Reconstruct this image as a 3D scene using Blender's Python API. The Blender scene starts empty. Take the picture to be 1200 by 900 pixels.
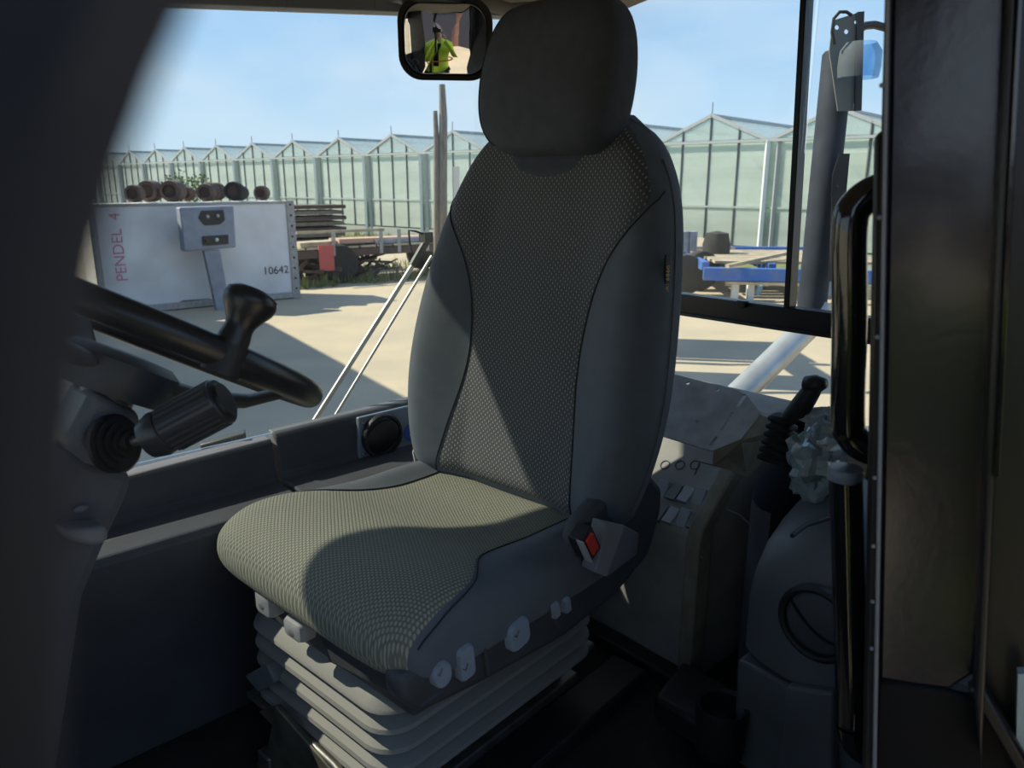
import bpy, bmesh, math, random
from mathutils import Vector, Matrix, noise
from mathutils.geometry import tessellate_polygon
random.seed(7)
PI = math.pi
C = bpy.context.scene.collection
SC = bpy.context.scene

# ------------------------------------------------------------------ camera, sky, sun, exposure
HC, FZ = 2.2, 1.12            # eye height over the yard, cab floor height
F, PT = 880.0, math.radians(15)
cam = bpy.data.cameras.new('camera'); camo = bpy.data.objects.new('camera', cam); C.objects.link(camo)
camo.location = (0, 0, HC); camo.rotation_euler = (PI/2-PT, 0, 0)
cam.sensor_width = 36; cam.lens = F/1200*36; cam.clip_start = .005; cam.clip_end = 400
cam.dof.use_dof = True; cam.dof.focus_distance = 1.5; cam.dof.aperture_fstop = 8.5
SC.camera = camo
SC.view_settings.view_transform = 'Standard'; SC.view_settings.look = 'None'
SC.view_settings.gamma = 1; SC.view_settings.exposure = 0.5; SC.view_settings.use_curve_mapping = False
SC.cycles.max_bounces = 10; SC.cycles.transparent_max_bounces = 24

SUN_AZ, SUN_EL = -10, 43      # heading the light travels to (from +X), elevation
sl = bpy.data.lights.new('sun', 'SUN'); sl.energy = 6.4; sl.angle = math.radians(.6); sl.color = (1, .91, .74)
so = bpy.data.objects.new('sun', sl); C.objects.link(so)
a, e = math.radians(SUN_AZ), math.radians(SUN_EL)
so.rotation_euler = Vector((math.cos(a)*math.cos(e), math.sin(a)*math.cos(e), -math.sin(e))).to_track_quat('-Z', 'Y').to_euler()

W = bpy.data.worlds.new('world'); SC.world = W; W.use_nodes = True
nt = W.node_tree; nt.nodes.clear()
def nd(t, ty, **k):
    n = t.nodes.new(ty)
    for a_, v in k.items(): setattr(n, a_, v)
    return n
out = nd(nt, 'ShaderNodeOutputWorld'); bg = nd(nt, 'ShaderNodeBackground')
geo = nd(nt, 'ShaderNodeTexCoord'); sep = nd(nt, 'ShaderNodeSeparateXYZ'); nt.links.new(geo.outputs['Generated'], sep.inputs[0])
rp = nd(nt, 'ShaderNodeValToRGB'); nt.links.new(sep.outputs['Z'], rp.inputs[0])
cr = rp.color_ramp; cr.elements[0].position = 0; cr.elements[0].color = (.62, .74, .86, 1)
cr.elements[1].position = 1; cr.elements[1].color = (.08, .20, .50, 1)
for p_, c_ in ((.08, (.50, .68, .88, 1)), (.22, (.33, .56, .88, 1)), (.5, (.17, .36, .72, 1))):
    el = cr.elements.new(p_); el.color = c_
mp = nd(nt, 'ShaderNodeMapping'); mp.inputs['Scale'].default_value = (1.6, 1.6, 4.2); mp.inputs['Rotation'].default_value = (.1, .25, .4)
nt.links.new(geo.outputs['Generated'], mp.inputs[0])
nz = nd(nt, 'ShaderNodeTexNoise'); nz.inputs['Scale'].default_value = 1.5; nz.inputs['Detail'].default_value = 5; nz.inputs['Roughness'].default_value = .5
nt.links.new(mp.outputs[0], nz.inputs[0])
r2 = nd(nt, 'ShaderNodeMapRange'); r2.inputs[1].default_value = .42; r2.inputs[2].default_value = .68; r2.inputs[4].default_value = .75
nt.links.new(nz.outputs[0], r2.inputs[0])
mx = nd(nt, 'ShaderNodeMix', data_type='RGBA'); nt.links.new(r2.outputs[0], mx.inputs[0]); nt.links.new(rp.outputs[0], mx.inputs[6])
mx.inputs[7].default_value = (.74, .80, .90, 1)
nt.links.new(mx.outputs[2], bg.inputs[0]); bg.inputs[1].default_value = .92; nt.links.new(bg.outputs[0], out.inputs[0])

# ------------------------------------------------------------------ measuring helpers (frames: cab 42 deg, seat 48 deg, yard 0)
TH, TS = 42, 48
def Rz(th): return Matrix.Rotation(math.radians(th), 3, 'Z')
O3 = Vector((0, 0, HC))
def ray(px, py):
    x = (px-600)/F; y = (450-py)/F; c, s = math.cos(PT), math.sin(PT)
    return Vector((x, c+y*s, -s+y*c))
def onax(px, py, k, v, th=0):
    r = Rz(-th) @ ray(px, py); o = Rz(-th) @ O3
    return o + r*((v-o[k])/r[k])
def onz(px, py, z, th=0): return onax(px, py, 2, z, th)
def onpl(px, py, p0, n, th=0):
    r = Rz(-th) @ ray(px, py); o = Rz(-th) @ O3; n = Vector(n)
    return o + r*((Vector(p0)-o).dot(n)/r.dot(n))
def fr(p, th): return Rz(th) @ Vector(p)        # frame -> yard

# ------------------------------------------------------------------ materials
def lin(c): return tuple(((v/255+.055)/1.055)**2.4 if v > 10 else v/255/12.92 for v in c)
MT = {}
def mat(name, col, rough=.6, metal=0, spec=.5, n=0, nscale=20, bump=0, bscale=200, col2=None, coat=0, trans=0, sheen=0, stretch=None):
    if name in MT: return MT[name]
    m = bpy.data.materials.new(name); m.use_nodes = True; t = m.node_tree; b = t.nodes['Principled BSDF']
    b.inputs['Base Color'].default_value = (*col, 1); b.inputs['Roughness'].default_value = rough; b.inputs['Metallic'].default_value = metal
    b.inputs['Specular IOR Level'].default_value = spec; b.inputs['Coat Weight'].default_value = coat; b.inputs['Coat Roughness'].default_value = .12 if 'peel' in name else .05
    b.inputs['Sheen Weight'].default_value = sheen; b.inputs['Transmission Weight'].default_value = trans
    tc = nd(t, 'ShaderNodeTexCoord'); src = tc.outputs['Object']
    if stretch:
        q = nd(t, 'ShaderNodeMapping'); q.inputs['Scale'].default_value = stretch; t.links.new(src, q.inputs[0]); src = q.outputs[0]
    if n:
        x = nd(t, 'ShaderNodeTexNoise'); x.inputs['Scale'].default_value = nscale; x.inputs['Detail'].default_value = 6
        t.links.new(src, x.inputs[0])
        r = nd(t, 'ShaderNodeMapRange'); r.inputs[1].default_value = .35; r.inputs[2].default_value = .68; t.links.new(x.outputs[0], r.inputs[0])
        k = nd(t, 'ShaderNodeMix', data_type='RGBA'); t.links.new(r.outputs[0], k.inputs[0])
        k.inputs[6].default_value = (*col, 1); k.inputs[7].default_value = (*(col2 or tuple(v*(1-n) for v in col)), 1)
        t.links.new(k.outputs[2], b.inputs['Base Color'])
        rr = nd(t, 'ShaderNodeMapRange'); rr.inputs[3].default_value = max(0, rough-.08); rr.inputs[4].default_value = min(1, rough+.12)
        t.links.new(x.outputs[0], rr.inputs[0]); t.links.new(rr.outputs[0], b.inputs['Roughness'])
    if bump:
        x = nd(t, 'ShaderNodeTexNoise'); x.inputs['Scale'].default_value = bscale; x.inputs['Detail'].default_value = 3; t.links.new(src, x.inputs[0])
        u = nd(t, 'ShaderNodeBump'); u.inputs['Strength'].default_value = bump; u.inputs['Distance'].default_value = .002
        t.links.new(x.outputs[0], u.inputs['Height']); t.links.new(u.outputs[0], b.inputs['Normal'])
    MT[name] = m; return m
def glass(name, tint=(.93, .96, .95), haze=.03, g=.10):
    m = bpy.data.materials.new(name); m.use_nodes = True; t = m.node_tree; t.nodes.clear()
    o = nd(t, 'ShaderNodeOutputMaterial'); tr = nd(t, 'ShaderNodeBsdfTransparent'); tr.inputs[0].default_value = (*tint, 1)
    gl = nd(t, 'ShaderNodeBsdfGlossy'); gl.inputs['Roughness'].default_value = .03
    df = nd(t, 'ShaderNodeBsdfDiffuse'); df.inputs[0].default_value = (.8, .85, .85, 1)
    fz = nd(t, 'ShaderNodeFresnel'); fz.inputs[0].default_value = 1.45
    m1 = nd(t, 'ShaderNodeMixShader'); m1.inputs[0].default_value = haze
    if haze > .2:
        tc = nd(t, 'ShaderNodeTexCoord'); x = nd(t, 'ShaderNodeTexNoise'); x.inputs['Scale'].default_value = .8; x.inputs['Detail'].default_value = 4
        q = nd(t, 'ShaderNodeMapping'); q.inputs['Scale'].default_value = (.3, .3, 2.2)
        t.links.new(tc.outputs['Object'], q.inputs[0]); t.links.new(q.outputs[0], x.inputs[0])
        r = nd(t, 'ShaderNodeMapRange'); r.inputs[1].default_value = .3; r.inputs[2].default_value = .7; r.inputs[3].default_value = haze*.75; r.inputs[4].default_value = min(.95, haze*1.2)
        t.links.new(x.outputs[0], r.inputs[0]); t.links.new(r.outputs[0], m1.inputs[0])
    m2 = nd(t, 'ShaderNodeMixShader'); mu = nd(t, 'ShaderNodeMath', operation='MULTIPLY'); mu.inputs[1].default_value = g*10
    t.links.new(fz.outputs[0], mu.inputs[0])
    t.links.new(tr.outputs[0], m1.inputs[1]); t.links.new(df.outputs[0], m1.inputs[2]); t.links.new(m1.outputs[0], m2.inputs[1]); t.links.new(gl.outputs[0], m2.inputs[2])
    mn = nd(t, 'ShaderNodeMath', operation='MINIMUM'); mn.inputs[1].default_value = .6; t.links.new(mu.outputs[0], mn.inputs[0]); t.links.new(mn.outputs[0], m2.inputs[0])
    t.links.new(m2.outputs[0], o.inputs[0]); return m
def weave(name, base, dash, ax, sx, sz, wx, wz, bump=.5, soft=0):
    """woven cloth: staggered short light stitches over a darker ground; ax = the two object axes of the cloth"""
    m = bpy.data.materials.new(name); m.use_nodes = True; t = m.node_tree; b = t.nodes['Principled BSDF']
    b.inputs['Roughness'].default_value = .85; b.inputs['Specular IOR Level'].default_value = .1; b.inputs['Sheen Weight'].default_value = .05
    tc = nd(t, 'ShaderNodeTexCoord'); sp = nd(t, 'ShaderNodeSeparateXYZ'); t.links.new(tc.outputs['Object'], sp.inputs[0])
    def M_(op, a_, b_=None):
        q = nd(t, 'ShaderNodeMath', operation=op)
        for i, v in enumerate((a_, b_)):
            if v is None: continue
            if isinstance(v, (int, float)): q.inputs[i].default_value = v
            else: t.links.new(v, q.inputs[i])
        return q.outputs[0]
    X = M_('DIVIDE', sp.outputs[ax[0]], sx); Z = M_('DIVIDE', sp.outputs[ax[1]], sz)
    row = M_('FLOOR', X); Z2 = M_('ADD', Z, M_('MULTIPLY', row, .5))
    fx = M_('ABSOLUTE', M_('SUBTRACT', M_('FRACT', X), .5)); fz = M_('ABSOLUTE', M_('SUBTRACT', M_('FRACT', Z2), .5))
    d = M_('ADD', M_('POWER', M_('DIVIDE', fx, wx), 2.0), M_('POWER', M_('DIVIDE', fz, wz), 2.0))
    r = nd(t, 'ShaderNodeMapRange'); r.inputs[1].default_value = 1.5; r.inputs[2].default_value = .6; t.links.new(d, r.inputs[0])
    k = nd(t, 'ShaderNodeMix', data_type='RGBA'); k.inputs[6].default_value = (*base, 1); k.inputs[7].default_value = (*dash, 1)
    t.links.new(r.outputs[0], k.inputs[0]); t.links.new(k.outputs[2], b.inputs['Base Color'])
    x = nd(t, 'ShaderNodeTexNoise'); x.inputs['Scale'].default_value = 900; t.links.new(tc.outputs['Object'], x.inputs[0])
    h = M_('ADD', r.outputs[0], M_('MULTIPLY', x.outputs[0], .4))
    u = nd(t, 'ShaderNodeBump'); u.inputs['Strength'].default_value = bump; u.inputs['Distance'].default_value = .0015
    t.links.new(h, u.inputs['Height']); t.links.new(u.outputs[0], b.inputs['Normal'])
    MT[name] = m; return m

K = lambda *c: lin(c)
blackp = mat('black_plastic', (.022, .024, .028), .45, n=.3, nscale=14, bump=.25, bscale=600)
darkp = mat('dark_interior_plastic', (.105, .112, .13), .6, spec=.3, n=.25, nscale=6, bump=.3, bscale=500)
trimp = mat('seat_trim_plastic', (.085, .09, .10), .5, spec=.35, n=.2, nscale=20, bump=.3, bscale=700)
coverp = mat('moulded_grey_plastic', (.17, .185, .21), .38, n=.3, nscale=8, bump=.35, bscale=500)
consp = mat('grey_painted_console', (.42, .41, .39), .6, n=.3, nscale=9, bump=.1, bscale=300)
fab = mat('charcoal_cloth', (.18, .185, .18), .9, spec=.15, n=.12, nscale=40, bump=.6, bscale=1400, sheen=.1)
fabp = mat('plain_bolster_cloth', (.145, .168, .195), .9, spec=.1, n=.1, nscale=30, bump=.4, bscale=1800, sheen=.15)
fabh = mat('headrest_cloth', (.10, .112, .135), .9, spec=.15, n=.12, nscale=40, bump=.6, bscale=1400)
web = weave('dashed_woven_cloth', (.11, .117, .12), (.50, .51, .50), (1, 2), .0058, .0110, .15, .17)
wec = weave('waffle_woven_cloth', (.21, .215, .18), (.42, .42, .34), (1, 0), .0052, .0070, .36, .36, bump=.9)
piping = mat('seam_cord', (.03, .03, .032), .8)
lbtn = mat('pale_grey_button', (.42, .43, .44), .45, n=.1, nscale=60)
bbtn = mat('blue_grey_button', (.33, .40, .50), .45, n=.15, nscale=60)
greyp = mat('mid_grey_plastic', (.19, .20, .22), .5, bump=.2, bscale=600)
redm = mat('red_plastic', (.70, .05, .04), .4)
steel = mat('dull_steel', (.34, .33, .31), .42, metal=.8, n=.35, nscale=25, bump=.15, bscale=90)
brassy = mat('dirty_steel_plate', (.25, .23, .19), .5, metal=.5, n=.5, nscale=18, bump=.2)
gloss = mat('black_gloss_paint', (.008, .008, .010), .12, spec=.6, coat=.6, bump=.10, bscale=60)
panelg = mat('orange_peel_black_paint', (.014, .014, .024), .24, spec=.6, coat=.45, bump=.14, bscale=110)
satin = mat('satin_black_paint', (.014, .014, .016), .35, bump=.1, bscale=200)
rubber = mat('black_rubber', (.012, .012, .013), .7, bump=.3, bscale=300)
matm = mat('rubber_floor_mat', (.04, .038, .036), .75, n=.6, nscale=7, bump=.5, bscale=220)
headl = mat('tan_headliner', (.30, .27, .23), .8, n=.15, nscale=10, bump=.3, bscale=400)
wglass = glass('window_glass', haze=.025, g=.08)
mirm = mat('mirror_silver', (.86, .87, .88), .02, metal=1)
whitep = mat('white_painted_panel', (.78, .78, .79), .5, n=.12, nscale=1.2, col2=(.60, .58, .56))
whstr = mat('white_webbing', (.7, .7, .68), .7)
silver = mat('galvanised_tube', (.52, .52, .50), .35, metal=.6, n=.3, nscale=12)
alug = mat('greenhouse_aluminium', (.36, .38, .39), .5, n=.1)
alul = mat('white_gutter', (.62, .66, .68), .5)
dkbar = mat('dark_glazing_bar', (.10, .11, .11), .6)
bluep = mat('blue_trailer_paint', (.03, .13, .50), .45, n=.35, nscale=3, col2=(.10, .18, .36))
rust = mat('rusty_steel', (.12, .075, .055), .8, n=.6, nscale=6, col2=(.06, .05, .05), bump=.4, bscale=60)
wood = mat('weathered_wood', (.25, .21, .165), .85, n=.5, nscale=9, col2=(.12, .10, .08), stretch=(8, 8, .6))
plank = mat('pale_planks', (.48, .40, .28), .8, n=.35, nscale=5)
tyre = mat('tyre_rubber', (.035, .033, .032), .85, n=.4)
brownr = mat('brown_roller', (.17, .11, .085), .8, n=.5, nscale=9)
greyb = mat('weathered_grey_enamel', (.30, .33, .40), .5, n=.3, nscale=5)
leafm = mat('leaf_green', (.10, .17, .05), .7, n=.5, nscale=3)
leafd = mat('leaf_dark', (.05, .08, .035), .8, n=.5, nscale=2)
grassm = mat('dry_grass', (.20, .22, .07), .8, n=.4, nscale=8)
bagm = mat('clear_crumpled_plastic', (.42, .52, .54), .25, spec=.8, n=.4, nscale=30, coat=.5)
hiviz = mat('hi_vis_cloth', (.78, .92, .06), .7, n=.1)
skin = mat('skin', (.55, .33, .24), .5)
hoth = mat('dark_trousers', (.02, .025, .04), .8)
orange = mat('orange_cloth', (.85, .22, .03), .7)

# ------------------------------------------------------------------ mesh helpers
class M:
    def __init__(s): s.v = []; s.f = []
    def add(s, vs, fs):
        o = len(s.v); s.v += [Vector(v) for v in vs]; s.f += [tuple(i+o for i in f) for f in fs]; return s
    def box(s, x0, x1, y0, y1, z0, z1, m=None):
        vs = [Vector((x, y, z)) for z in (z0, z1) for y in (y0, y1) for x in (x0, x1)]
        if m: vs = [m @ v for v in vs]
        return s.add(vs, [(0, 2, 3, 1), (4, 5, 7, 6), (0, 1, 5, 4), (2, 6, 7, 3), (0, 4, 6, 2), (1, 3, 7, 5)])
    def bar(s, p, q, w, h=None, up=(0, 0, 1)):
        h = h or w; p = Vector(p); q = Vector(q); d = (q-p).normalized(); u = Vector(up)
        if abs(d.dot(u)) > .98: u = Vector((1, 0, 0))
        sd = d.cross(u).normalized(); u = sd.cross(d)
        vs = [c+sd*a_*w/2+u*b_*h/2 for c in (p, q) for a_, b_ in ((-1, -1), (1, -1), (1, 1), (-1, 1))]
        return s.add(vs, [(0, 1, 2, 3), (7, 6, 5, 4), (0, 4, 5, 1), (1, 5, 6, 2), (2, 6, 7, 3), (3, 7, 4, 0)])
    def tube(s, pts, r, n=16, cap=True, close=False):
        pts = [Vector(p) for p in pts]; N = len(pts); rings = []; prev = None
        rr = r if isinstance(r, (list, tuple)) else [r]*N
        for i, p in enumerate(pts):
            if close: d = (pts[(i+1) % N]-pts[i-1]).normalized()
            else: d = (pts[min(i+1, N-1)]-pts[max(i-1, 0)]).normalized()
            if prev is None:
                u = Vector((0, 0, 1)) if abs(d.z) < .9 else Vector((1, 0, 0))
            else: u = prev
            u = (u-d*u.dot(d)).normalized(); prev = u; w = d.cross(u)
            rings.append([p+(u*math.cos(2*PI*k/n)+w*math.sin(2*PI*k/n))*rr[i] for k in range(n)])
        s.loft(rings, cap and not close, close); return s
    def loft(s, rings, cap=True, close=False):
        n = len(rings[0]); vs = [v for r in rings for v in r]; fs = []
        R_ = len(rings)
        for i in range(R_ if close else R_-1):
            j = (i+1) % R_
            for k in range(n): l = (k+1) % n; fs.append((i*n+k, i*n+l, j*n+l, j*n+k))
        if cap: fs += [tuple(range(n))[::-1], tuple((R_-1)*n+k for k in range(n))]
        return s.add(vs, fs)
    def lathe(s, prof, n=28, m=None, cap=True):
        rings = [[Vector((r*math.cos(2*PI*k/n), r*math.sin(2*PI*k/n), z)) for k in range(n)] for r, z in prof]
        if m: rings = [[m @ v for v in r] for r in rings]
        return s.loft(rings, cap)
    def prism(s, poly, d, holes=()):
        """poly: coplanar 3D points, d: thickness vector"""
        poly = [Vector(p) for p in poly]; d = Vector(d)
        loops = [poly]+[[Vector(p) for p in h] for h in holes]; fl = [p for l in loops for p in l]; n = len(fl)
        if holes: tri = [tuple(t) for t in tessellate_polygon(loops)]
        else: tri = [tuple(range(n))]
        fs = tri+[tuple(i+n for i in t[::-1]) for t in tri]; o = 0
        for l in loops:
            L = len(l)
            for k in range(L): a_, b_ = o+k, o+(k+1) % L; fs.append((a_, b_, b_+n, a_+n))
            o += L
        return s.add(fl+[p+d for p in fl], fs)
    def grid(s, fn, nu, nv):
        vs = [fn(i/nu, j/nv) for j in range(nv+1) for i in range(nu+1)]
        return s.add(vs, [(j*(nu+1)+i, j*(nu+1)+i+1, (j+1)*(nu+1)+i+1, (j+1)*(nu+1)+i) for j in range(nv) for i in range(nu)])
    def sphere(s, c, r, n=16, m=8, sc=(1, 1, 1)):
        rings = []
        for j in range(m+1):
            t = PI*j/m; q = max(.02, math.sin(t))
            rings.append([Vector((c[0]+r*sc[0]*q*math.cos(2*PI*k/n), c[1]+r*sc[1]*q*math.sin(2*PI*k/n), c[2]-r*sc[2]*math.cos(t))) for k in range(n)])
        return s.loft(rings)
def rrect(w, h, r, n=6):
    out_ = []
    for cx, cy, a0 in ((w/2-r, h/2-r, 0), (-w/2+r, h/2-r, 90), (-w/2+r, -h/2+r, 180), (w/2-r, -h/2+r, 270)):
        for k in range(n+1):
            t = math.radians(a0+90*k/n); out_.append((cx+r*math.cos(t), cy+r*math.sin(t)))
    return out_
def mk(name, b, material, base=(0, 0, 0), smooth=True, bevel=0, ang=38, seg=2, recalc=True, sub=0):
    me = bpy.data.meshes.new(name); B = Vector(base)
    me.from_pydata([v-B for v in b.v], [], b.f)
    if recalc:
        bm = bmesh.new(); bm.from_mesh(me); bmesh.ops.recalc_face_normals(bm, faces=bm.faces); bm.to_mesh(me); bm.free()
    me.materials.append(material)
    if smooth:
        me.polygons.foreach_set('use_smooth', [True]*len(me.polygons)); me.set_sharp_from_angle(angle=math.radians(ang))
    o = bpy.data.objects.new(name, me); C.objects.link(o)
    if bevel:
        q = o.modifiers.new('bevel', 'BEVEL'); q.width = bevel; q.segments = seg; q.limit_method = 'ANGLE'; q.harden_normals = False
    if sub:
        q = o.modifiers.new('sub', 'SUBSURF'); q.levels = sub; q.render_levels = sub
    return o
class Thing:
    def __init__(s, name, label, cat, base=(0, 0, 0), th=0, group=None, kind=None):
        s.base = Vector(base); s.th = th
        o = bpy.data.objects.new(name, None); C.objects.link(o); o.empty_display_size = .05
        o.location = fr(base, th); o.rotation_euler = (0, 0, math.radians(th)); s.o = o
        if label: o['label'] = label
        if cat: o['category'] = cat
        if group: o['group'] = group
        if kind: o['kind'] = kind
    def part(s, name, b, material, parent=None, label=None, **k):
        o = mk(name, b, material, s.base, **k); o.parent = parent or s.o
        if label: o['label'] = label
        return o
def solo(name, b, material, label, cat, base=(0, 0, 0), th=0, group=None, **k):
    o = mk(name, b, material, base, **k); o.location = fr(base, th); o.rotation_euler = (0, 0, math.radians(th))
    o['label'] = label; o['category'] = cat
    if group: o['group'] = group
    return o
def struct(name, b, material, th=TH, parent=None, **k):
    o = mk(name, b, material, **k)
    if parent: o.parent = parent
    else: o.rotation_euler = (0, 0, math.radians(th)); o['kind'] = 'structure'
    return o
def text(body, size, name, material, parent, loc, rot, ext=.0008, align='CENTER'):
    cu = bpy.data.curves.new(name, 'FONT'); cu.body = body; cu.size = size; cu.extrude = ext; cu.align_x = align; cu.align_y = 'CENTER'
    t = bpy.data.objects.new('tmp', cu); C.objects.link(t); bpy.context.view_layer.update()
    me = bpy.data.meshes.new_from_object(t.evaluated_get(bpy.context.evaluated_depsgraph_get())); bpy.data.objects.remove(t)
    me.materials.clear(); me.materials.append(material)
    o = bpy.data.objects.new(name, me); C.objects.link(o); o.parent = parent; o.location = loc; o.rotation_euler = rot; return o
def smooth(P, n=6):
    P = [Vector(p) for p in P]; o_ = []
    for i in range(len(P)-1):
        a_, b_, c_, d_ = P[max(0, i-1)], P[i], P[i+1], P[min(len(P)-1, i+2)]
        for k in range(n):
            f = k/n; o_.append(.5*((2*b_)+(c_-a_)*f+(2*a_-5*b_+4*c_-d_)*f*f+(3*b_-a_-3*c_+d_)*f**3))
    return o_+[P[-1]]
def lerp(tab, x):
    if x <= tab[0][0]: return tab[0][1]
    for (a_, u), (b_, v) in zip(tab, tab[1:]):
        if x <= b_:
            k = tab.index((a_, u)); t = (x-a_)/(b_-a_); h_ = b_-a_
            m0 = (v-tab[k-1][1])/(b_-tab[k-1][0]) if k else (v-u)/h_
            m1 = (tab[k+2][1]-u)/(tab[k+2][0]-a_) if k+2 < len(tab) else (v-u)/h_
            return (2*t**3-3*t*t+1)*u+(t**3-2*t*t+t)*h_*m0+(3*t*t-2*t**3)*v+(t**3-t*t)*h_*m1
    return tab[-1][1]

# ================================================================== CAB SHELL (cab frame: x to the rear, y to the far side)
XR, YF, XF = 1.65, 1.45, -.62
def ceilz(x): return 2.44+.105*x
struct('floor', M().box(XF, XR, .0, YF+.04, FZ-.05, FZ), matm, bevel=.004)
# far wall: lower panel, stepped shelf and window block (two lengths with an open joint)
def farpanel(x0, x1, zt0, zt1, zs):
    m = M(); secs = []
    n = 14
    for i in range(n+1):
        t = i/n; x = x0+(x1-x0)*t; zt = zt0+(zt1-zt0)*t
        secs.append([Vector((x, y, z)) for y, z in ((1.45, FZ), (1.40, FZ), (1.37, 1.38), (1.33, 1.46), (1.30, 1.53), (1.285, zs-.012), (1.295, zs), (1.395, zs+.004), (1.405, zs+.014), (1.412, zt-.008), (1.42, zt), (1.45, zt+.002))])
    return m.loft(secs)
jx = onax(326, 530, 1, 1.40, TH).x
struct('wall_far', farpanel(XF, jx-.004, 1.665, 1.69, 1.60), darkp, bevel=.003, ang=30)
struct('trim_1', farpanel(jx+.004, XR, 1.70, 1.715, 1.603), darkp, bevel=.003, ang=30)
# raised curved moulding line low on the far wall
struct('trim_2', M().tube([(x, 1.325-.004*math.sin((x+.6)*2), 1.475+.035*math.sin((x+.3)*1.6)) for x in [XF+i*.1 for i in range(22)]], .006, 8), darkp)
# window side and top frames, far side
m = M()
for i in range(12):
    xa, xb = XF+(XR-XF)*i/12, XF+(XR-XF)*(i+1)/12
    m.bar((xa, 1.425, ceilz(xa)+.012), (xb, 1.425, ceilz(xb)+.012), .05, .03)
struct('trim_4', m, mat('grey_window_trim', (.22, .23, .26), .5), bevel=.002)
struct('window_1', M().box(XF+.03, XR-.03, 1.428, 1.433, 1.70, 2.66), wglass, smooth=False)
# ceiling, rising towards the rear, and the roof above it; side overhang added to shade the seat
m = M(); m.grid(lambda u, v: Vector((XF+(XR-XF)*u, 0+(1.41)*v, ceilz(XF+(XR-XF)*u)+.02+.055*math.sin(PI*min(1, max(0, (v-.02)*1.06)))**.6)), 10, 16)
struct('ceiling', m, headl, recalc=False)
m = M(); m.box(XF-.12, XR+.02, -.03, 1.935, 2.74, 2.80); struct('roof', m, satin, bevel=.02)
struct('roof_rim', M().box(XF-.1, XR+.02, 1.40, 1.46, 2.64, 2.74).box(XF-.1, XR+.02, -.02, .03, 2.64, 2.74).box(XF-.1, XF, .03, 1.40, 2.60, 2.74).box(XR-.03, XR+.02, .03, 1.40, 2.66, 2.74), satin)
struct('wall_near', M().box(.62, XR, -.03, .02, FZ-.05, 2.7), satin)
struct('wall_near', M().box(XF, -.30, -.03, .0, FZ-.05, 2.7), satin)
struct('wall_near', M().box(-.34, .80, -.03, .02, 2.48, 2.7), satin)
# posts
struct('post_far_rear', M().box(XR-.05, XR+.01, 1.40, 1.46, FZ, 2.66), satin, bevel=.01)
struct('post_far_front', M().box(XF-.03, XF+.03, 1.40, 1.46, FZ, 2.66), satin, bevel=.01)
struct('wall_front', M().box(XF-.03, XF+.02, .0, 1.44, FZ-.05, 1.80).box(XF-.03, XF+.02, 0, 1.44, 2.30, 2.68), darkp)  # raised panel and deep header added to cut light inside the cab
struct('window_2', M().box(XF-.005, XF, .02, 1.42, 1.80, 2.30), wglass, smooth=False)
# ceiling mouldings seen over the mirror
m = M().tube([onax(x, y, 1, 1.30, TH) for x, y in ((520, -6), (560, 2), (600, 12), (625, 10), (660, 3), (690, -2))], .014, 10)
struct('trim_5', m, headl)
m = M().box(1.12, 1.40, 1.0, 1.25, 2.585, 2.64); struct('trim_6', m, headl, bevel=.02, seg=3)
# rear wall below the sill, sill, cross bar, divider, panes
def rz(px, py): return onax(px, py, 0, XR, TH)
zs = rz(905, 478).z
struct('wall_rear', M().box(XR, XR+.03, .0, 1.44, FZ-.05, zs-.02), darkp)
struct('trim_7', M().box(XR-.03, XR+.035, .0, 1.44, zs-.03, zs), satin, bevel=.004)
bt, bb = rz(880, 353.5), rz(880, 378)
struct('window_bar', M().box(XR-.02, XR+.02, .0, 1.42, bb.z, bt.z).box(XR-.028, XR-.018, .0, 1.42, bb.z-.004, bb.z+.005), satin, bevel=.003)
w3 = struct('window_3', M().box(XR+.002, XR+.007, .02, 1.42, zs, bb.z), wglass, smooth=False)
pt, pb = rz(945, 0), rz(927, 352)
yd0, yd1 = rz(919, 352).y, rz(936, 352).y
m = M().bar((XR-.004, (yd0+yd1)/2, bt.z), (XR-.004, (rz(936, 0).y+rz(954, 0).y)/2, 2.66), .014, (yd0-yd1))
struct('window_post', m, satin, bevel=.002)
w4 = struct('window_4', M().box(XR-.008, XR-.003, yd0-.01, 1.42, bt.z, 2.66), wglass, smooth=False)
w5 = struct('window_5', M().box(XR+.008, XR+.013, .02, yd0-.01, bt.z, 2.66), wglass, smooth=False)
c = rz(876, 353); struct('window_catch', M().box(XR-.03, XR-.012, c.y-.012, c.y+.012, c.z-.012, c.z+.004), satin, bevel=.002)
# black gloss door post group close to the right
def dpt(px, py, d): r = ray(px, py); r = r/math.hypot(r.x, r.y); return O3+r*d
dn = Vector((-.46, -.87, 0)).normalized()      # the panel faces the doorway
p0 = dpt(1040, 500, .66)
def onp(px, py, off=0): return onpl(px, py, p0+dn*off, dn)
door = Thing('door_1', None, None, (p0.x, p0.y, FZ), 0, kind='structure')
poly = [onp(1046, -60), onp(1186, -60), onp(1172, 300), onp(1158, 560), onp(1142, 780), onp(1112, 808), onp(1030, 796), onp(1034, 500), onp(1042, 200)]
zc = lambda v, z: Vector((v.x, v.y, z))
ta, tb, ba, bbq = onp(1046, -200, 0), onp(1190, -200, 0), onp(1030, 797, 0), onp(1113, 808, 0)
top = 2.66
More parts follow.
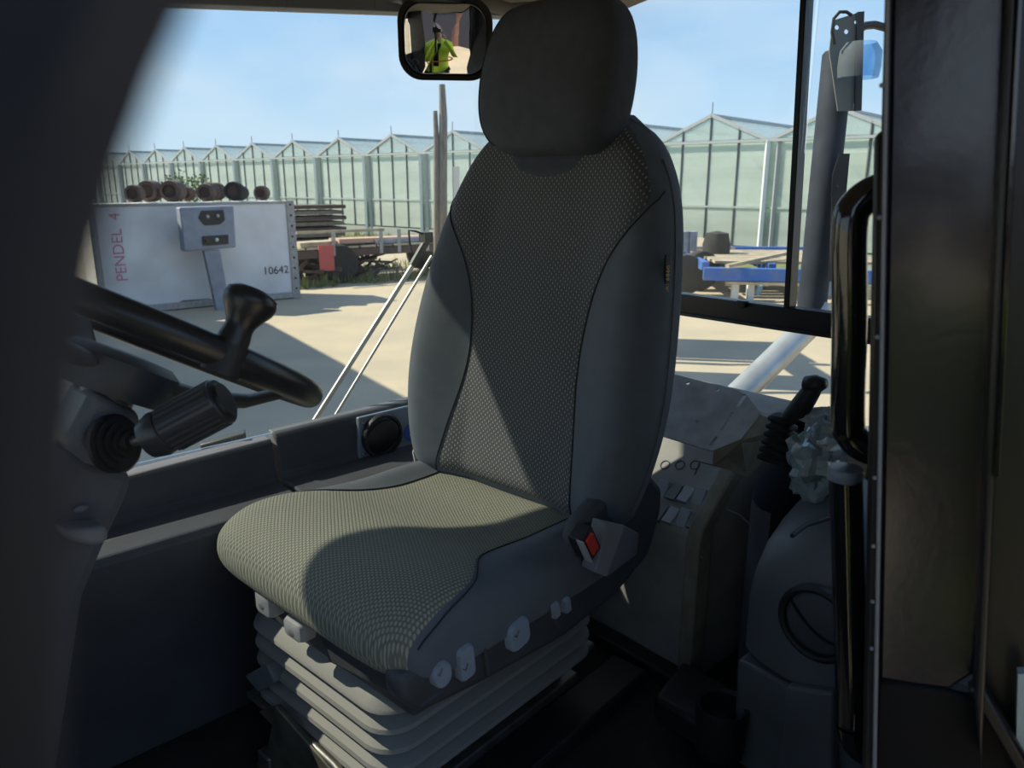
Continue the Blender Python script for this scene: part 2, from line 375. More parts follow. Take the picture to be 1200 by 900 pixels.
# real uprights: the panel is a flat sheet whose edges lean with the post
def up(px0, py0, px1, py1, off=0):
    a_, b_ = onp(px0, py0, off), onp(px1, py1, off); t = (top-a_.z)/(a_.z-b_.z); return a_+(a_-b_)*t
pa = up(1043, 100, 1034, 600); pbn = up(1178, 60, 1158, 560)
panel = [pa, pbn, onp(1158, 560), onp(1150, 700), onp(1142, 790), onp(1113, 808), onp(1070, 803), onp(1030, 796)]
door.part('door_panel', M().prism(panel, -dn*.012), panelg, bevel=.003)
def stripm(l0, l1, off, th_):
    """upright strip between two pixel lines, in a plane off in front of the panel"""
    q = [up(*l0, off), up(*l1, off), onp(l1[2], l1[3], off), onp(l0[2], l0[3], off)]
    return M().prism(q, -dn*th_)
door.part('door_seal', stripm((1034, 100, 1013, 905), (1043, 100, 1027, 905), .012, .02), rubber, bevel=.004)
door.part('door_edge', stripm((1036, 100, 1022, 905), (1041, 100, 1027, 905), .018, .006), greyp, bevel=.002)
door.part('door_frame', stripm((1178, 60, 1142, 820), (1190, 60, 1150, 905), .03, .05), satin, bevel=.006)
door.part('door_frame_rail', stripm((1190, 60, 1164, 560), (1196, 60, 1172, 560), .034, .01), gloss, bevel=.003)
q = [onp(1027, 797, .002), onp(1113, 810, .002), onp(1146, 818, .002), onp(1230, 930, .002), onp(1240, 1500, .002), onp(1000, 1500, .002), onp(1022, 905, .002)]
door.part('lower_panel', M().prism(q, -dn*.02), mat('matt_black_door_panel', (.010, .010, .012), .55, spec=.15), bevel=.004)
door.part('lower_brace', M().bar(onp(1142, 800, .015), onp(1215, 925, .015), .015, .012), satin, bevel=.003)
q = [up(1192, 60, 1170, 560, -.01), up(1330, 60, 1330, 560, -.01), onp(1330, 1000, -.01), onp(1190, 1000, -.01), onp(1152, 820, -.01)]
door.part('outer_frame', M().prism(q, -dn*.03), satin)
door.part('pale_edge', M().prism([onp(1193, 790, .012), onp(1206, 790, .012), onp(1206, 950, .012), onp(1189, 950, .012)], -dn*.01), mat('pale_door_edge', (.45, .52, .5), .5), label='pale edge strip low on the door')
for yy in (100, 255, 395, 560, 640, 705, 760):
    x = 1036-(yy-100)*.0175
    door.part('screw', M().sphere(onp(x-3, yy, .019), .0018, 8, 5), greyp)
# upright cab frame just inside the doorway (takes both grab handles)
fp = M().prism([onp(1024, 160, -.004), onp(1036, 150, -.004), onp(1020, 905, -.004), onp(1010, 905, -.004)], -dn*.008)
door.part('inner_upright', fp, satin, bevel=.004)

# ================================================================== NEAR DOOR EDGE, a hand's breadth from the lens
D = .043
def nr(px, py, d=D):
    r = ray(px, py); c_, s_ = math.cos(PT), math.sin(PT); k = r.y*c_-r.z*s_; return O3+r*(d/k)
edge = [(296, -160), (226, 0), (184, 95), (150, 190), (120, 300), (98, 420), (84, 560), (76, 700), (72, 900), (66, 1300)]
ring = []
for x, y in edge:
    a_, b_ = nr(x, y), nr(x-560, y, D)
    ring.append([a_, a_+Vector((-.003, -.004, 0)), b_+Vector((0, -.012, 0)), b_+Vector((0, .012, 0)), a_+Vector((-.006, .010, 0))])
lo, hi = ring[-1], ring[0]
ring.append([v+Vector((-.004, 0, FZ-lo[0].z)) for v in lo]); ring.insert(0, [v+Vector((.08, .02, 2.62-hi[0].z)) for v in hi])
solo('door_post', M().loft(ring), mat('dark_brown_black_rubber', (.02, .018, .018), .7), 'blurred black rubber door post filling the left edge of the picture', 'post', (ring[-1][0].x, ring[-1][0].y, FZ))

# ================================================================== SEAT (seat frame)
YS = .95
seat = Thing('driver_seat', 'grey and black cloth suspension driver seat with integrated headrest', 'seat', (.85, YS, FZ), TS)
# --- backrest surface
hw = [(1.58, .255), (1.68, .285), (1.80, .300), (1.95, .293), (2.10, .274), (2.18, .254), (2.24, .224), (2.28, .190), (2.31, .150), (2.33, .11)]
bump = [(1.58, .030), (1.72, .052), (1.9, .055), (2.08, .035), (2.2, .012), (2.33, 0)]
def bx(z): return 1.035+.20*(z-1.62)
def bfront(u, z):
    if abs(u) > 1:
        q_ = bfront(math.copysign(1, u), z); return q_+Vector(((abs(u)-1)*lerp(hw, z), 0, 0))
    h = lerp(hw, z); au = abs(u); x = bx(z)
    b_ = lerp(bump, z)
    g = max(0, (au-.42)/.58)
    x -= b_*math.sin(min(1, g*1.25)*PI/2)**1.5
    edge_ = max(0, (au-.80)/.20); x += .055*(1-math.sqrt(max(0, 1-edge_**2)))
    topf = max(0, (z-2.24)/.09); x += .045*(1-math.sqrt(max(0, 1-min(1, topf)**2)))
    lowf = max(0, (1.64-z)/.06); x += .03*min(1, lowf)**2
    return Vector((x, YS+u*h, z))
def bnorm(u, z):
    du = bfront(min(1, u+.02), z)-bfront(max(-1, u-.02), z); dz = bfront(u, z+.008)-bfront(u, z-.008)
    n_ = dz.cross(du); n_.normalize(); return n_ if n_.x < 0 else -n_
rings = []
zz = [1.585+i*(2.322-1.585)/44 for i in range(45)]
for z in zz:
    h = lerp(hw, z); fr_ = [bfront(-1+2*i/44, z) for i in range(45)]
    th_ = .125 if z < 2.27 else .125-.04*((z-2.27)/.055)**2
    xb = bx(z)+th_
    back = []
    for i in range(13):
        t = PI*i/12; back.append(Vector((xb-.055+.055*math.sin(t)**.7 if True else 0, YS+math.cos(t)*h*(.995), z)))
    rings.append(fr_+back)
seat.part('backrest', M().loft(rings), fabp, ang=60)
ucw = [(1.60, .185), (1.70, .168), (1.85, .142), (1.97, .150), (2.06, .180), (2.14, .232), (2.19, .262), (2.21, .30), (2.32, .30)]
def patch(z0, z1, half, lift, nu=40, nv=60):
    def fn(a_, b_):
        z = z0+(z1-z0)*b_; h = lerp(hw, z); uc = min(.965, lerp(half, z)/h); u = (-1+2*a_)*uc
        k = 1-abs(-1+2*a_)**14; k2 = min(1, b_*40, (1-b_)*40); n_ = bnorm(u*.98, z) if abs(u) < 1 else Vector((-.3, math.copysign(.95, u), 0))
        return bfront(u, z)+n_*(lift*min(k, 1)*k2-.002*(1-min(k, k2)))
    return M().grid(fn, nu, nv)
seat.part('backrest_panel', patch(1.60, 2.318, ucw, .005), web, recalc=False, ang=80, label='black centre panel with rows of small pale stitches')
for s in (-1, 1):
    pts = []
    for i in range(50):
        z = 1.605+(2.185-1.605)*i/49; h = lerp(hw, z); u = s*min(.99, lerp(ucw, z)/h); pts.append(bfront(u, z)+bnorm(u, z)*.0015)
    seat.part('seam', M().tube(pts, .0014, 6), piping)
    pts = []
    for i in range(40):
        z = 1.62+(2.24-1.62)*i/39; h = lerp(hw, z); pts.append(Vector((bx(z)+.045, YS+s*(h+.0005), z)))
    seat.part('seam', M().tube(pts, .0010, 6), fabp)
# --- headrest: rounded block leaning with the back
hc = Vector((1.152, YS-.020, 2.385)); tilt = math.radians(10)
def head(u, v):
    """u: around, v: height -1..1"""
    w = .158-.030*max(0, v)**1.6-.028*max(0, -v)**2.2; d_ = .062-.006*v
    g = (1-abs(v)**4.5)**(1/3.2)
    w *= (.55+.45*g) if abs(v) < .999 else .5; d_ *= g
    a_ = 2*PI*u; ca, sa = math.cos(a_), math.sin(a_); p = 2/4.2
    y = math.copysign(abs(ca)**p, ca)*w; x = math.copysign(abs(sa)**p, sa)*d_
    x += -.012*(1-(y/.17)**2)*(1 if sa < 0 else .3); x += .010*abs(v)**2
    z = v*.135
    return hc+Vector((x*math.cos(tilt)+z*math.sin(tilt), y, z*math.cos(tilt)-x*math.sin(tilt)))
rings = [[head(k/48, -math.cos(PI*j/26)) for k in range(48)] for j in range(27)]
seat.part('headrest', M().loft(rings), fabh, ang=70)
hs = [head(.885, -.93+1.86*i/30) for i in range(31)]
seat.part('headrest_seam', M().tube(hs, .0018, 6), piping)
# collar under the headrest (smooth V-shaped yoke)
def yoke(a_, b_):
    z = 2.205+.10*b_; w = .075+.10*b_; y = (-1+2*a_)*w; h = lerp(hw, z); u = max(-.95, min(.95, y/h))
    zz_ = z+.018*abs(-1+2*a_)**2; p = bfront(u, min(2.32, zz_)); return p+bnorm(u, min(2.31, zz_))*(.007*(1-abs(-1+2*a_)**10)*min(1, b_*14))
seat.part('headrest_yoke', M().grid(yoke, 24, 12), fabh, recalc=False, ang=80)
# side tag with yellow lettering
tg = bfront(-1, 2.05)
tag = seat.part('side_tag', M().box(tg.x-.006, tg.x+.008, tg.y-.0025, tg.y+.0008, 1.995, 2.082), rubber, bevel=.0006, label='narrow black tag with yellow letters')
lt = text('ISRI 6860', .0135, 'tag_lettering', mat('yellow_thread', (.55, .42, .10), .6), tag, Vector((tg.x+.001, tg.y-.0030, 2.038))-seat.base, (PI/2, -PI/2, 0))
# --- cushion
CY = .955
prof = [(1.10, 1.50), (1.12, 1.54), (1.11, 1.578), (1.05, 1.596), (.98, 1.600), (.90, 1.604), (.82, 1.616), (.74, 1.634), (.67, 1.645), (.615, 1.645), (.575, 1.632), (.548, 1.608), (.540, 1.575), (.550, 1.545), (.58, 1.522), (.64, 1.510), (.75, 1.505), (.9, 1.500), (1.0, 1.500)]
def cs(t):
    t = t*(len(prof)-1); i = min(int(t), len(prof)-2); f = t-i
    g = lambda k: Vector(prof[max(0, min(len(prof)-1, k))])
    a_, b_, c_, d_ = g(i-1), g(i), g(i+1), g(i+2)
    return .5*((2*b_)+(c_-a_)*f+(2*a_-5*b_+4*c_-d_)*f*f+(3*b_-a_-3*c_+d_)*f**3)
def cush(s, t):
    p = cs(t); cx, cz = .86, 1.568; a_ = abs(s)
    gx = (max(0, 1-a_**5.5))**(1/3.5); gz = (max(0, 1-a_**7))**(1/2.6)
    x = cx+(p.x-cx)*(.80+.20*gx); z = cz+(p.y-cz)*(.35+.65*gz)-.012*(1-gz)
    if p.y > 1.56:
        rr = max(0, min(1, (x-.72)/.2)); z += .024*rr*math.exp(-((a_-.80)/.13)**2) - .010*(1-a_**2)*rr
    return Vector((x, CY+s*.272, z))
ss = [math.sin(PI/2*(-1+2*i/48)) for i in range(49)]
rings = [[cush(s, k/60) for k in range(60)] for s in ss]
seat.part('seat_cushion', M().loft(rings), fabp, ang=70, label='plain side bolsters and body of the seat cushion')
def cn(s, t):
    a_ = cush(min(.99, s+.01), t)-cush(max(-.99, s-.01), t); b_ = cush(s, min(1, t+.006))-cush(s, max(0, t-.006)); n_ = a_.cross(b_).normalized()
    return n_ if n_.dot(cush(s, t)-Vector((.85, CY, 1.53))) > 0 else -n_
T0, T1 = 2.7/18, 13.6/18
def chalf(t):
    x = cush(0, t).x
    return lerp([(.52, .975), (.60, .97), (.70, .90), (.77, .72), (.9, .64), (1.12, .66)], x) if t < 11/18 else .975
def cpatch(a_, b_):
    t = T0+(T1-T0)*b_; s = (-1+2*a_)*chalf(t); k = 1-abs(-1+2*a_)**16; k2 = min(1, b_*30, (1-b_)*30)
    return cush(s, t)+cn(s, t)*(.005*k*k2-.002*(1-min(k, k2)))
seat.part('cushion_panel', M().grid(cpatch, 60, 70), wec, recalc=False, ang=80, label='olive grey waffle-woven top of the cushion')
for s in (-1, 1):
    seat.part('seam', M().tube([cush(s*chalf(T0+(11/18-T0)*i/40), T0+(11/18-T0)*i/40)+cn(s*chalf(T0+(11/18-T0)*i/40), T0+(11/18-T0)*i/40)*.001 for i in range(41)], .0013, 6), piping)
# --- seat pan and front controls
seat.part('seat_pan', M().box(.60, 1.14, .735, 1.19, 1.435, 1.515), trimp, bevel=.012, seg=3)
seat.part('rear_bracket', M().box(1.10, 1.17, .76, 1.16, 1.44, 1.64), blackp, bevel=.015, seg=3)
def sx(px, py, v=.57): return onax(px, py, 0, v, TS)
def sy(px, py, v=.68): return onax(px, py, 1, v, TS)
seat.part('front_cover', M().prism([sx(362, 722, .575), sx(462, 772, .575), sx(495, 832, .575), sx(452, 814, .575), sx(385, 778, .575)], (.05, 0, 0)), trimp, bevel=.008, seg=3)
for (cx, cy, w, h), lb in (((311, 706, .048, .046), 'pale grey front seat button, left one'), ((346, 737, .054, .034), 'pale grey front seat button, right one')):
    c = sx(cx, cy, .555); mm = M()
    rg = []
    for d_, k in ((0, 1), (-.018, 1), (-.026, .86), (-.028, .6)):
        rg.append([Vector((c.x+.02+d_, c.y+y*k, c.z+z*k)) for y, z in rrect(w, h, .010)])
    b_ = seat.part('seat_button', mm.loft(rg), lbtn, label=lb)
    seat.part('thumb_dimple', M().sphere((c.x-.0065, c.y, c.z-.004), .011, 16, 8, (.25, 1, .7)), greyp, parent=b_)
# --- side trim with arm
pl = [(468, 796), (500, 772), (560, 738), (640, 696), (668, 662), (682, 615), (712, 582), (742, 557), (766, 558), (778, 572), (776, 600), (762, 650), (724, 698), (662, 748), (560, 806), (494, 838), (470, 822)]
sd = seat.part('side_trim', M().prism([sy(x, y, .69) for x, y in pl], (0, .04, 0)), trimp, bevel=.014, seg=4, label='dark plastic side trim with controls')
seat.part('side_rib', M().tube([sy(x, y, .688) for x, y in ((545, 762), (565, 752), (572, 790))], .005, 8), trimp, parent=sd)
seat.part('side_rib', M().tube([sy(x, y, .688) for x, y in ((628, 718), (640, 708), (652, 735))], .005, 8), trimp, parent=sd)
def sbut(name, cx, cy, w, h, r, lb, ro=0):
    c = sy(cx, cy, .684); rg = []
    for d_, k in ((.012, 1), (-.004, 1), (-.008, .9)):
        rg.append([Vector((c.x+(x*math.cos(ro)-z*math.sin(ro))*k, c.y+d_, c.z+(x*math.sin(ro)+z*math.cos(ro))*k)) for x, z in rrect(w, h, r)])
    return seat.part(name, M().loft(rg), bbtn, label=lb)
b1 = sbut('control_button', 516, 789, .031, .040, .0150, 'round pale blue seat control', .1)
b2 = sbut('control_button', 544, 775, .030, .056, .009, 'narrow pale blue seat control', .1)
b3 = sbut('control_button', 606, 742, .046, .050, .014, 'wide pale blue seat control', .15)
b4 = sbut('control_button', 649, 714, .015, .028, .002, 'left half of the small blue-grey seat switch', .2)
b5 = sbut('control_button', 662, 708, .014, .028, .002, 'right half of the small blue-grey seat switch', .2)
for b_, (cx, cy) in ((b1, (516, 789)), (b2, (546, 783)), (b3, (606, 744))):
    c = sy(cx, cy, .675)
    seat.part('button_symbol', M().tube([c+Vector((.004, -.0003, .006)), c+Vector((-.001, -.0003, -.004)), c+Vector((-.005, -.0003, .001))], .0012, 6), greyp, parent=b_)
# buckle
c = sy(686, 634, .665); ro = Matrix.Rotation(math.radians(-30), 4, 'Y')
mt_ = Matrix.Translation(c) @ ro
bk = seat.part('belt_buckle', M().box(-.017, .017, -.012, .02, -.032, .024, mt_), blackp, bevel=.004, seg=3, label='black belt buckle with red button')
seat.part('buckle_button', M().box(-.0095, .0095, -.0165, .0, -.021, .019, mt_), redm, parent=bk, bevel=.002, label='red release button')
seat.part('buckle_rim', M().box(-.0175, -.0145, -.0150, .0, -.031, .023, mt_), lbtn, parent=bk, bevel=.001)
# recliner lever: two-faced wedge
A, B, C_, D_, E_ = sy(711, 612, .655), sy(732, 615, .640), sy(697, 671, .650), sy(711, 677, .635), sy(749, 625, .665)
G_ = sy(747, 650, .665)
m = M(); m.add([A, B, D_, C_, E_, G_, A+Vector((0, .03, 0)), C_+Vector((0, .03, 0)), E_+Vector((0, .03, 0)), G_+Vector((0, .03, 0))], [(0, 1, 2, 3), (1, 4, 5, 2), (0, 3, 7, 6), (0, 6, 8, 4, 1), (3, 2, 5, 9, 7), (4, 8, 9, 5), (6, 7, 9, 8)])
seat.part('recliner_lever', m, greyp, bevel=.003, label='grey wedge-shaped backrest lever')
# --- bellows, base frame and rails
def ringr(x0, x1, y0, y1, z, r=.04, o_=0):
    return [Vector(((x0+x1)/2+x, (y0+y1)/2+y, z)) for x, y in rrect(x1-x0-2*o_, y1-y0-2*o_, max(.01, r-o_*.5), 6)]
rg = []; z = 1.455
for i, (dz, o_) in enumerate([(0, .012), (.006, .008), (.006, .030)]+[(.020, -.012), (.007, -.014), (.002, .010), (.004, .034), (.003, .034)]*5+[(.004, .0)]):
    z -= dz; rg.append(ringr(.595, 1.12, .79, 1.185, z, .05, o_))
seat.part('bellows', M().loft(rg), mat('bellows_rubber', (.31, .305, .285), .55, spec=.3, bump=.2, bscale=300), ang=50, label='ribbed rubber suspension bellows')
zb = z
seat.part('base_plate', M().box(.575, 1.15, .80, 1.20, zb-.008, zb+.004), brassy, bevel=.003)
seat.part('corner_bracket', M().prism([sx(286, 792, .57), sx(312, 778, .57), sx(322, 800, .57), sx(302, 812, .57)], (.10, 0, 0)), greyp, bevel=.004)
seat.part('base_flange', M().prism([sx(302, 834, .565), sx(322, 828, .565), sx(390, 905, .565), sx(400, 960, .565), sx(300, 960, .565), sx(300, 895, .565), sx(312, 880, .565), sx(318, 850, .565)], (.012, 0, 0)), brassy, bevel=.003)
seat.part('base_cross_tube', M().tube([sx(330, 838, .575), sx(392, 896, .575), sx(420, 930, .575)], .008, 12), steel)
seat.part('rail', M().box(.56, 1.15, .84, .88, FZ, FZ+.05), steel, bevel=.004)
seat.part('rail', M().box(.56, 1.15, 1.11, 1.15, FZ, FZ+.05), steel, bevel=.004)
seat.part('scissor_frame', M().box(.62, 1.12, .86, 1.13, FZ+.04, zb-.004), mat('dark_grease_steel', (.07, .06, .05), .6, metal=.3), bevel=.005)
seat.part('spring', M().tube([(.585+.006*math.cos(t*.9), 1.10-t*.0035, zb-.035+.012*math.sin(t*.9)) for t in range(60)], .0025, 6), steel)
seat.part('floor_skirt', M().box(.60, 1.28, .74, .84, FZ, FZ+.035), blackp, bevel=.01)
# white belt end beside the backrest
solo('belt_strap', M().prism([onax(x, y, 1, 1.30, TH) for x, y in ((490, 512), (499, 516), (496, 548), (487, 545), (484, 530))], (0, .003, 0)), whstr, 'short white strap hanging behind the seat beside the air vent', 'strap', tuple(onax(490, 540, 1, 1.30, TH)), TH)

# ================================================================== STEERING
tl = math.radians(31); wc = Vector((.360, .93, 2.030)); A_ = Vector((math.cos(tl), 0, -math.sin(tl))); Bv = Vector((0, -1, 0)); N_ = Vector((math.sin(tl), 0, math.cos(tl)))
RW = .215
wheel = Thing('steering_wheel', 'black steering wheel with spinner knob, seen nearly edge-on at left', 'steering wheel', tuple(wc), TS)
wheel.part('rim', M().tube([wc+(A_*math.cos(t)+Bv*math.sin(t))*RW for t in [2*PI*i/72 for i in range(72)]], .0165, 18, close=True), mat('wheel_rim_plastic', (.025, .026, .03), .32, bump=.1, bscale=500))
hubc = wc-N_*.055
mt_ = Matrix.Translation(hubc) @ Matrix(((A_.x, Bv.x, N_.x, 0), (A_.y, Bv.y, N_.y, 0), (A_.z, Bv.z, N_.z, 0), (0, 0, 0, 1)))
wheel.part('hub', M().lathe([(.035, -.03), (.062, -.028), (.07, -.012), (.068, .012), (.055, .022), (.02, .025)], 32, mt_), mat('hub_plastic', (.07, .075, .085), .5))
for ang_ in (20, 160, 270):
    t = math.radians(ang_); d_ = A_*math.cos(t)+Bv*math.sin(t); sw = N_.cross(d_)
    rgs = []
    for r_, hh, w_, th_ in ((.045, 0, .036, .012), (.10, .004, .03, .011), (.15, .020, .024, .010), (.19, .048, .018, .009), (.212, .055, .015, .008)):
        c = hubc+d_*r_+N_*hh; rgs.append([c+sw*(w_*x)+N_*(th_*y) for x, y in [(math.cos(q), math.sin(q)) for q in [2*PI*i/14 for i in range(14)]]])
    wheel.part('spoke', M().loft(rgs), MT['hub_plastic'])
kt = math.radians(90); kp = wc+(A_*math.cos(kt)+Bv*math.sin(kt))*RW
kn = Matrix.Translation(kp) @ Matrix(((A_.x, Bv.x, N_.x, 0), (A_.y, Bv.y, N_.y, 0), (A_.z, Bv.z, N_.z, 0), (0, 0, 0, 1)))
wheel.part('spinner_knob', M().lathe([(.016, .008), (.0165, .02), (.0145, .030), (.0155, .036), (.021, .046), (.026, .054), (.0275, .061), (.026, .068), (.019, .073), (.006, .075)], 32, kn), MT['wheel_rim_plastic'], ang=60)
wheel.part('knob_clamp', M().lathe([(.019, -.02), (.019, .012)], 24, kn), blackp)
# column under it
col = Thing('steering_column', 'dark steering column housing under the wheel', 'steering column', (.20, .93, FZ), TS)
def sc(px, py, v=.90): return onax(px, py, 1, v, TS)
c0 = hubc-N_*.02; c1 = sc(118, 500, .93)
col.part('column_tube', M().tube([hubc-N_*.025, hubc-N_*.075], .030, 24), steel, label='shiny steel column neck')
hp = [sc(x, y, .895) for x, y in ((112, 455), (168, 486), (170, 540), (150, 560), (100, 545), (78, 520))]
col.part('column_housing', M().prism(hp, (0, .075, 0)), coverp, bevel=.012, seg=3)
lp = [sc(x, y, .90) for x, y in ((84, 530), (150, 552), (160, 560), (148, 590), (125, 640), (100, 700), (85, 800), (70, 900), (40, 1050), (-40, 1050), (0, 800), (30, 620))]
col.part('column_shroud', M().prism(lp, (0, .08, 0)), darkp, bevel=.014, seg=3)
c = sc(95, 596, .895); col.part('shroud_button', M().sphere(c, .008, 12, 6, (1, .5, .5)), greyp)
col.part('tilt_lever', M().prism([sc(x, y, .86) for x, y in ((74, 622), (126, 617), (129, 632), (118, 640), (104, 640), (78, 633))], (0, .035, 0)), greyp, bevel=.006, seg=3, label='short grey tilt lever')
bs = sc(132, 520, .885); be = sc(170, 515, .84)
dirv = (be-bs); L = dirv.length; dirv.normalize()
pts = [bs+dirv*L*t for t in (0, .12, .13, .25, .26, .38, .39, .5, .51, .65)]; rr = [.034, .034, .028, .030, .023, .024, .018, .018, .013, .012]
col.part('lever_boot', M().tube(pts, rr, 22), rubber, ang=30)
g0 = sc(170, 517, .825); g1 = sc(262, 469, .765)
g = (g1-g0); gl_ = g.length; g.normalize()
lev = col.part('gear_stalk', M().tube([bs+dirv*L*.5, be, g0+g*.01], .006, 12), steel)
pts = [g0+g*gl_*t for t in (0, .04, .18, .27, .28, .30, .98, 1.0)]; rr = [.014, .022, .0262, .0250, .024, .0262, .0266, .0250]
gp = col.part('stalk_grip', M().tube(pts, rr, 32), mat('ribbed_grip_plastic', (.035, .038, .045), .35), parent=lev, ang=25, label='thick ribbed black grip')
u_ = g.cross(Vector((0, 0, 1))).normalized(); w_ = g.cross(u_); m = M()
for k in range(22):
    t = 2*PI*k/22; o_ = (u_*math.cos(t)+w_*math.sin(t))*.0263; m.bar(g0+g*gl_*.32+o_, g0+g*gl_*.95+o_, .0028, .0028)
q = col.part('grip_ribs', m, MT['ribbed_grip_plastic'], parent=lev)
col.part('grip_cap', M().tube([g1+g*.000, g1+g*.004], [.0205, .0195], 28), blackp, parent=lev)
# black pen-like remote on the sill
a_, b_ = onz(235, 522, 1.685, TH), onz(288, 508, 1.700, TH)
cmb = Thing('comb', 'flat black comb-like scraper lying on the window sill beyond the stalk', 'scraper', tuple(a_), TH)
cmb.part('scraper_body', M().bar(a_, b_, .03, .012), blackp, bevel=.003)
for k in range(4):
    c = b_+(a_-b_)*(.10+.09*k); cmb.part('scale_mark', M().box(c.x-.001, c.x+.001, c.y-.0158, c.y-.0145, c.z-.003, c.z+.004), lbtn)

# ================================================================== AIR VENT PLATE on the far sill block
vp = [(420, 490), (488, 474), (488, 538), (421, 540)]
vent = Thing('vent_plate', 'blue-grey metal plate with round black air vent under the far window', 'vent', tuple(onax(450, 515, 1, 1.395, TH)), TH)
vent.part('plate', M().prism([onax(x, y, 1, 1.395, TH) for x, y in vp], (0, .012, 0)), mat('blue_grey_plate', (.26, .32, .40), .4, metal=.2, n=.15), bevel=.003)
vc = onax(447, 510, 1, 1.392, TH)
vm = Matrix.Translation(vc) @ Matrix.Rotation(PI/2, 4, 'X')
rv_ = vent.part('vent_ring', M().lathe([(.050, -.004), (.052, .006), (.049, .012), (.044, .012), (.042, .004)], 36, vm, cap=False), blackp)
vent.part('vent_flap', M().lathe([(.001, .002), (.040, .002), (.042, .008), (.034, .013), (.001, .015)], 32, vm @ Matrix.Rotation(.25, 4, 'X')), blackp)
for x, y in ((426, 496), (426, 532)):
    vent.part('screw', M().sphere(onax(x, y, 1, 1.393, TH), .005, 10, 6), steel)
s_ = vent.part('symbol_sticker', M().lathe([(.001, .001), (.022, .001), (.022, .0)], 24, Matrix.Translation(onax(483, 506, 1, 1.394, TH)) @ Matrix.Rotation(PI/2, 4, 'X')), mat('sticker_blue', (.05, .15, .6), .4), label='round blue sticker with white stripes')
for k in (-1, 0, 1):
    c = onax(485, 506, 1, 1.392, TH); vent.part('sticker_stripe', M().bar((c.x-.006+k*.006, c.y, c.z-.008), (c.x+.002+k*.006, c.y, c.z+.008), .0025, .001), whstr, parent=s_)

# ================================================================== INSIDE MIRROR
mc = onax(522, 46, 1, 1.28, TH); 
view = (Rz(-TH) @ Vector((.10, -.30, 2.2)) - mc); view.normalize()
# aim so that the photographer shows left of centre
nrm = (view+Vector(Rz(-TH) @ Vector((-.005, 0, -.065)))).normalized()
sx_ = nrm.cross(Vector((0, 0, 1))).normalized(); sz_ = sx_.cross(nrm).normalized()
mf = Matrix(((-sx_.x, nrm.x, sz_.x, mc.x), (-sx_.y, nrm.y, sz_.y, mc.y), (-sx_.z, nrm.z, sz_.z, mc.z), (0, 0, 0, 1)))
mir = Thing('rear_view_mirror', 'rounded convex inside mirror with black rim hanging from the ceiling', 'mirror', tuple(mc), TH)
MW, MH = .185, .150
rg = []
for y, k in ((-.03, .95), (-.02, .97), (0, 1), (.008, 1), (.010, .985), (.008, .90), (-.012, .895)):
    rg.append([mf @ Vector((x, y, z)) for x, z in rrect(MW*k if k > .90 else MW-.018, MH*k if k > .90 else MH-.018, .045*k, 8)])
mir.part('mirror_shell', M().loft(rg), rubber, ang=60)
Rm = .62; rg = []
for j in range(14):
    k = max(.01, j/13); rg.append([mf @ Vector((x, .0120+(-(x*x+z*z))/(2*Rm), z)) for x, z in [(a_*k, b_*k) for a_, b_ in rrect(MW-.017, MH-.017, .038, 8)]])
mir.part('mirror_glass', M().loft(rg), mirm, ang=180)
tp = mf @ Vector((0, -.02, MH/2-.01))
mir.part('mirror_arm', M().tube([tp, tp+Vector((0, .02, .04)), Vector((tp.x, 1.33, 2.56))], .009, 10), blackp)
mir.part('mirror_mount', M().box(tp.x-.10, tp.x+.05, 1.24, 1.34, 2.535, 2.56), blackp, bevel=.008)

# ================================================================== REAR CONSOLE WITH SWITCHES
def cx_(px, py, v=1.26): return onax(px, py, 0, v, TH)
x0 = 1.26
pr = [(x0, FZ), (x0, 1.465), (x0+.012, 1.485), (1.50, 1.70), (XR-.005, 1.70), (XR-.005, FZ)]
yn, yf_ = .805, 1.34
con = Thing('control_console', 'grey control console behind the seat with rocker switches and embossed top', 'console', (1.45, 1.0, FZ), TH)
con.part('console_body', M().prism([(x, yn, z) for x, z in pr], (0, yf_-yn, 0)), consp, bevel=.006, seg=3)
sn = Vector((-(1.70-1.485), 0, 1.50-x0-.012)).normalized(); sp0 = Vector((x0+.012, 0, 1.485))
def onsl(px, py, off=0): return onpl(px, py, sp0+sn*off, sn, TH)
sdir = Vector((1.50-x0-.012, 0, .215)).normalized()
rim = [onsl(829, 608, .004), onsl(857, 560, .004), onsl(905, 520, .004)]
con.part('console_rim', M().prism([(x0-.012, yn-.004, FZ+.02), (x0-.012, yn-.004, 1.47), (x0, yn-.004, 1.498), (1.46, yn-.004, 1.70), (1.50, yn-.004, 1.70), (1.50, yn-.004, 1.67), (1.30, yn-.004, 1.49), (1.30, yn-.004, FZ+.02)], (0, .035, 0)), mat('brown_grey_console_edge', (.34, .31, .24), .55, n=.3), bevel=.005, seg=3)  # brown tint paints the warm light on this side face
k = 0
sw0 = onsl(792, 574)
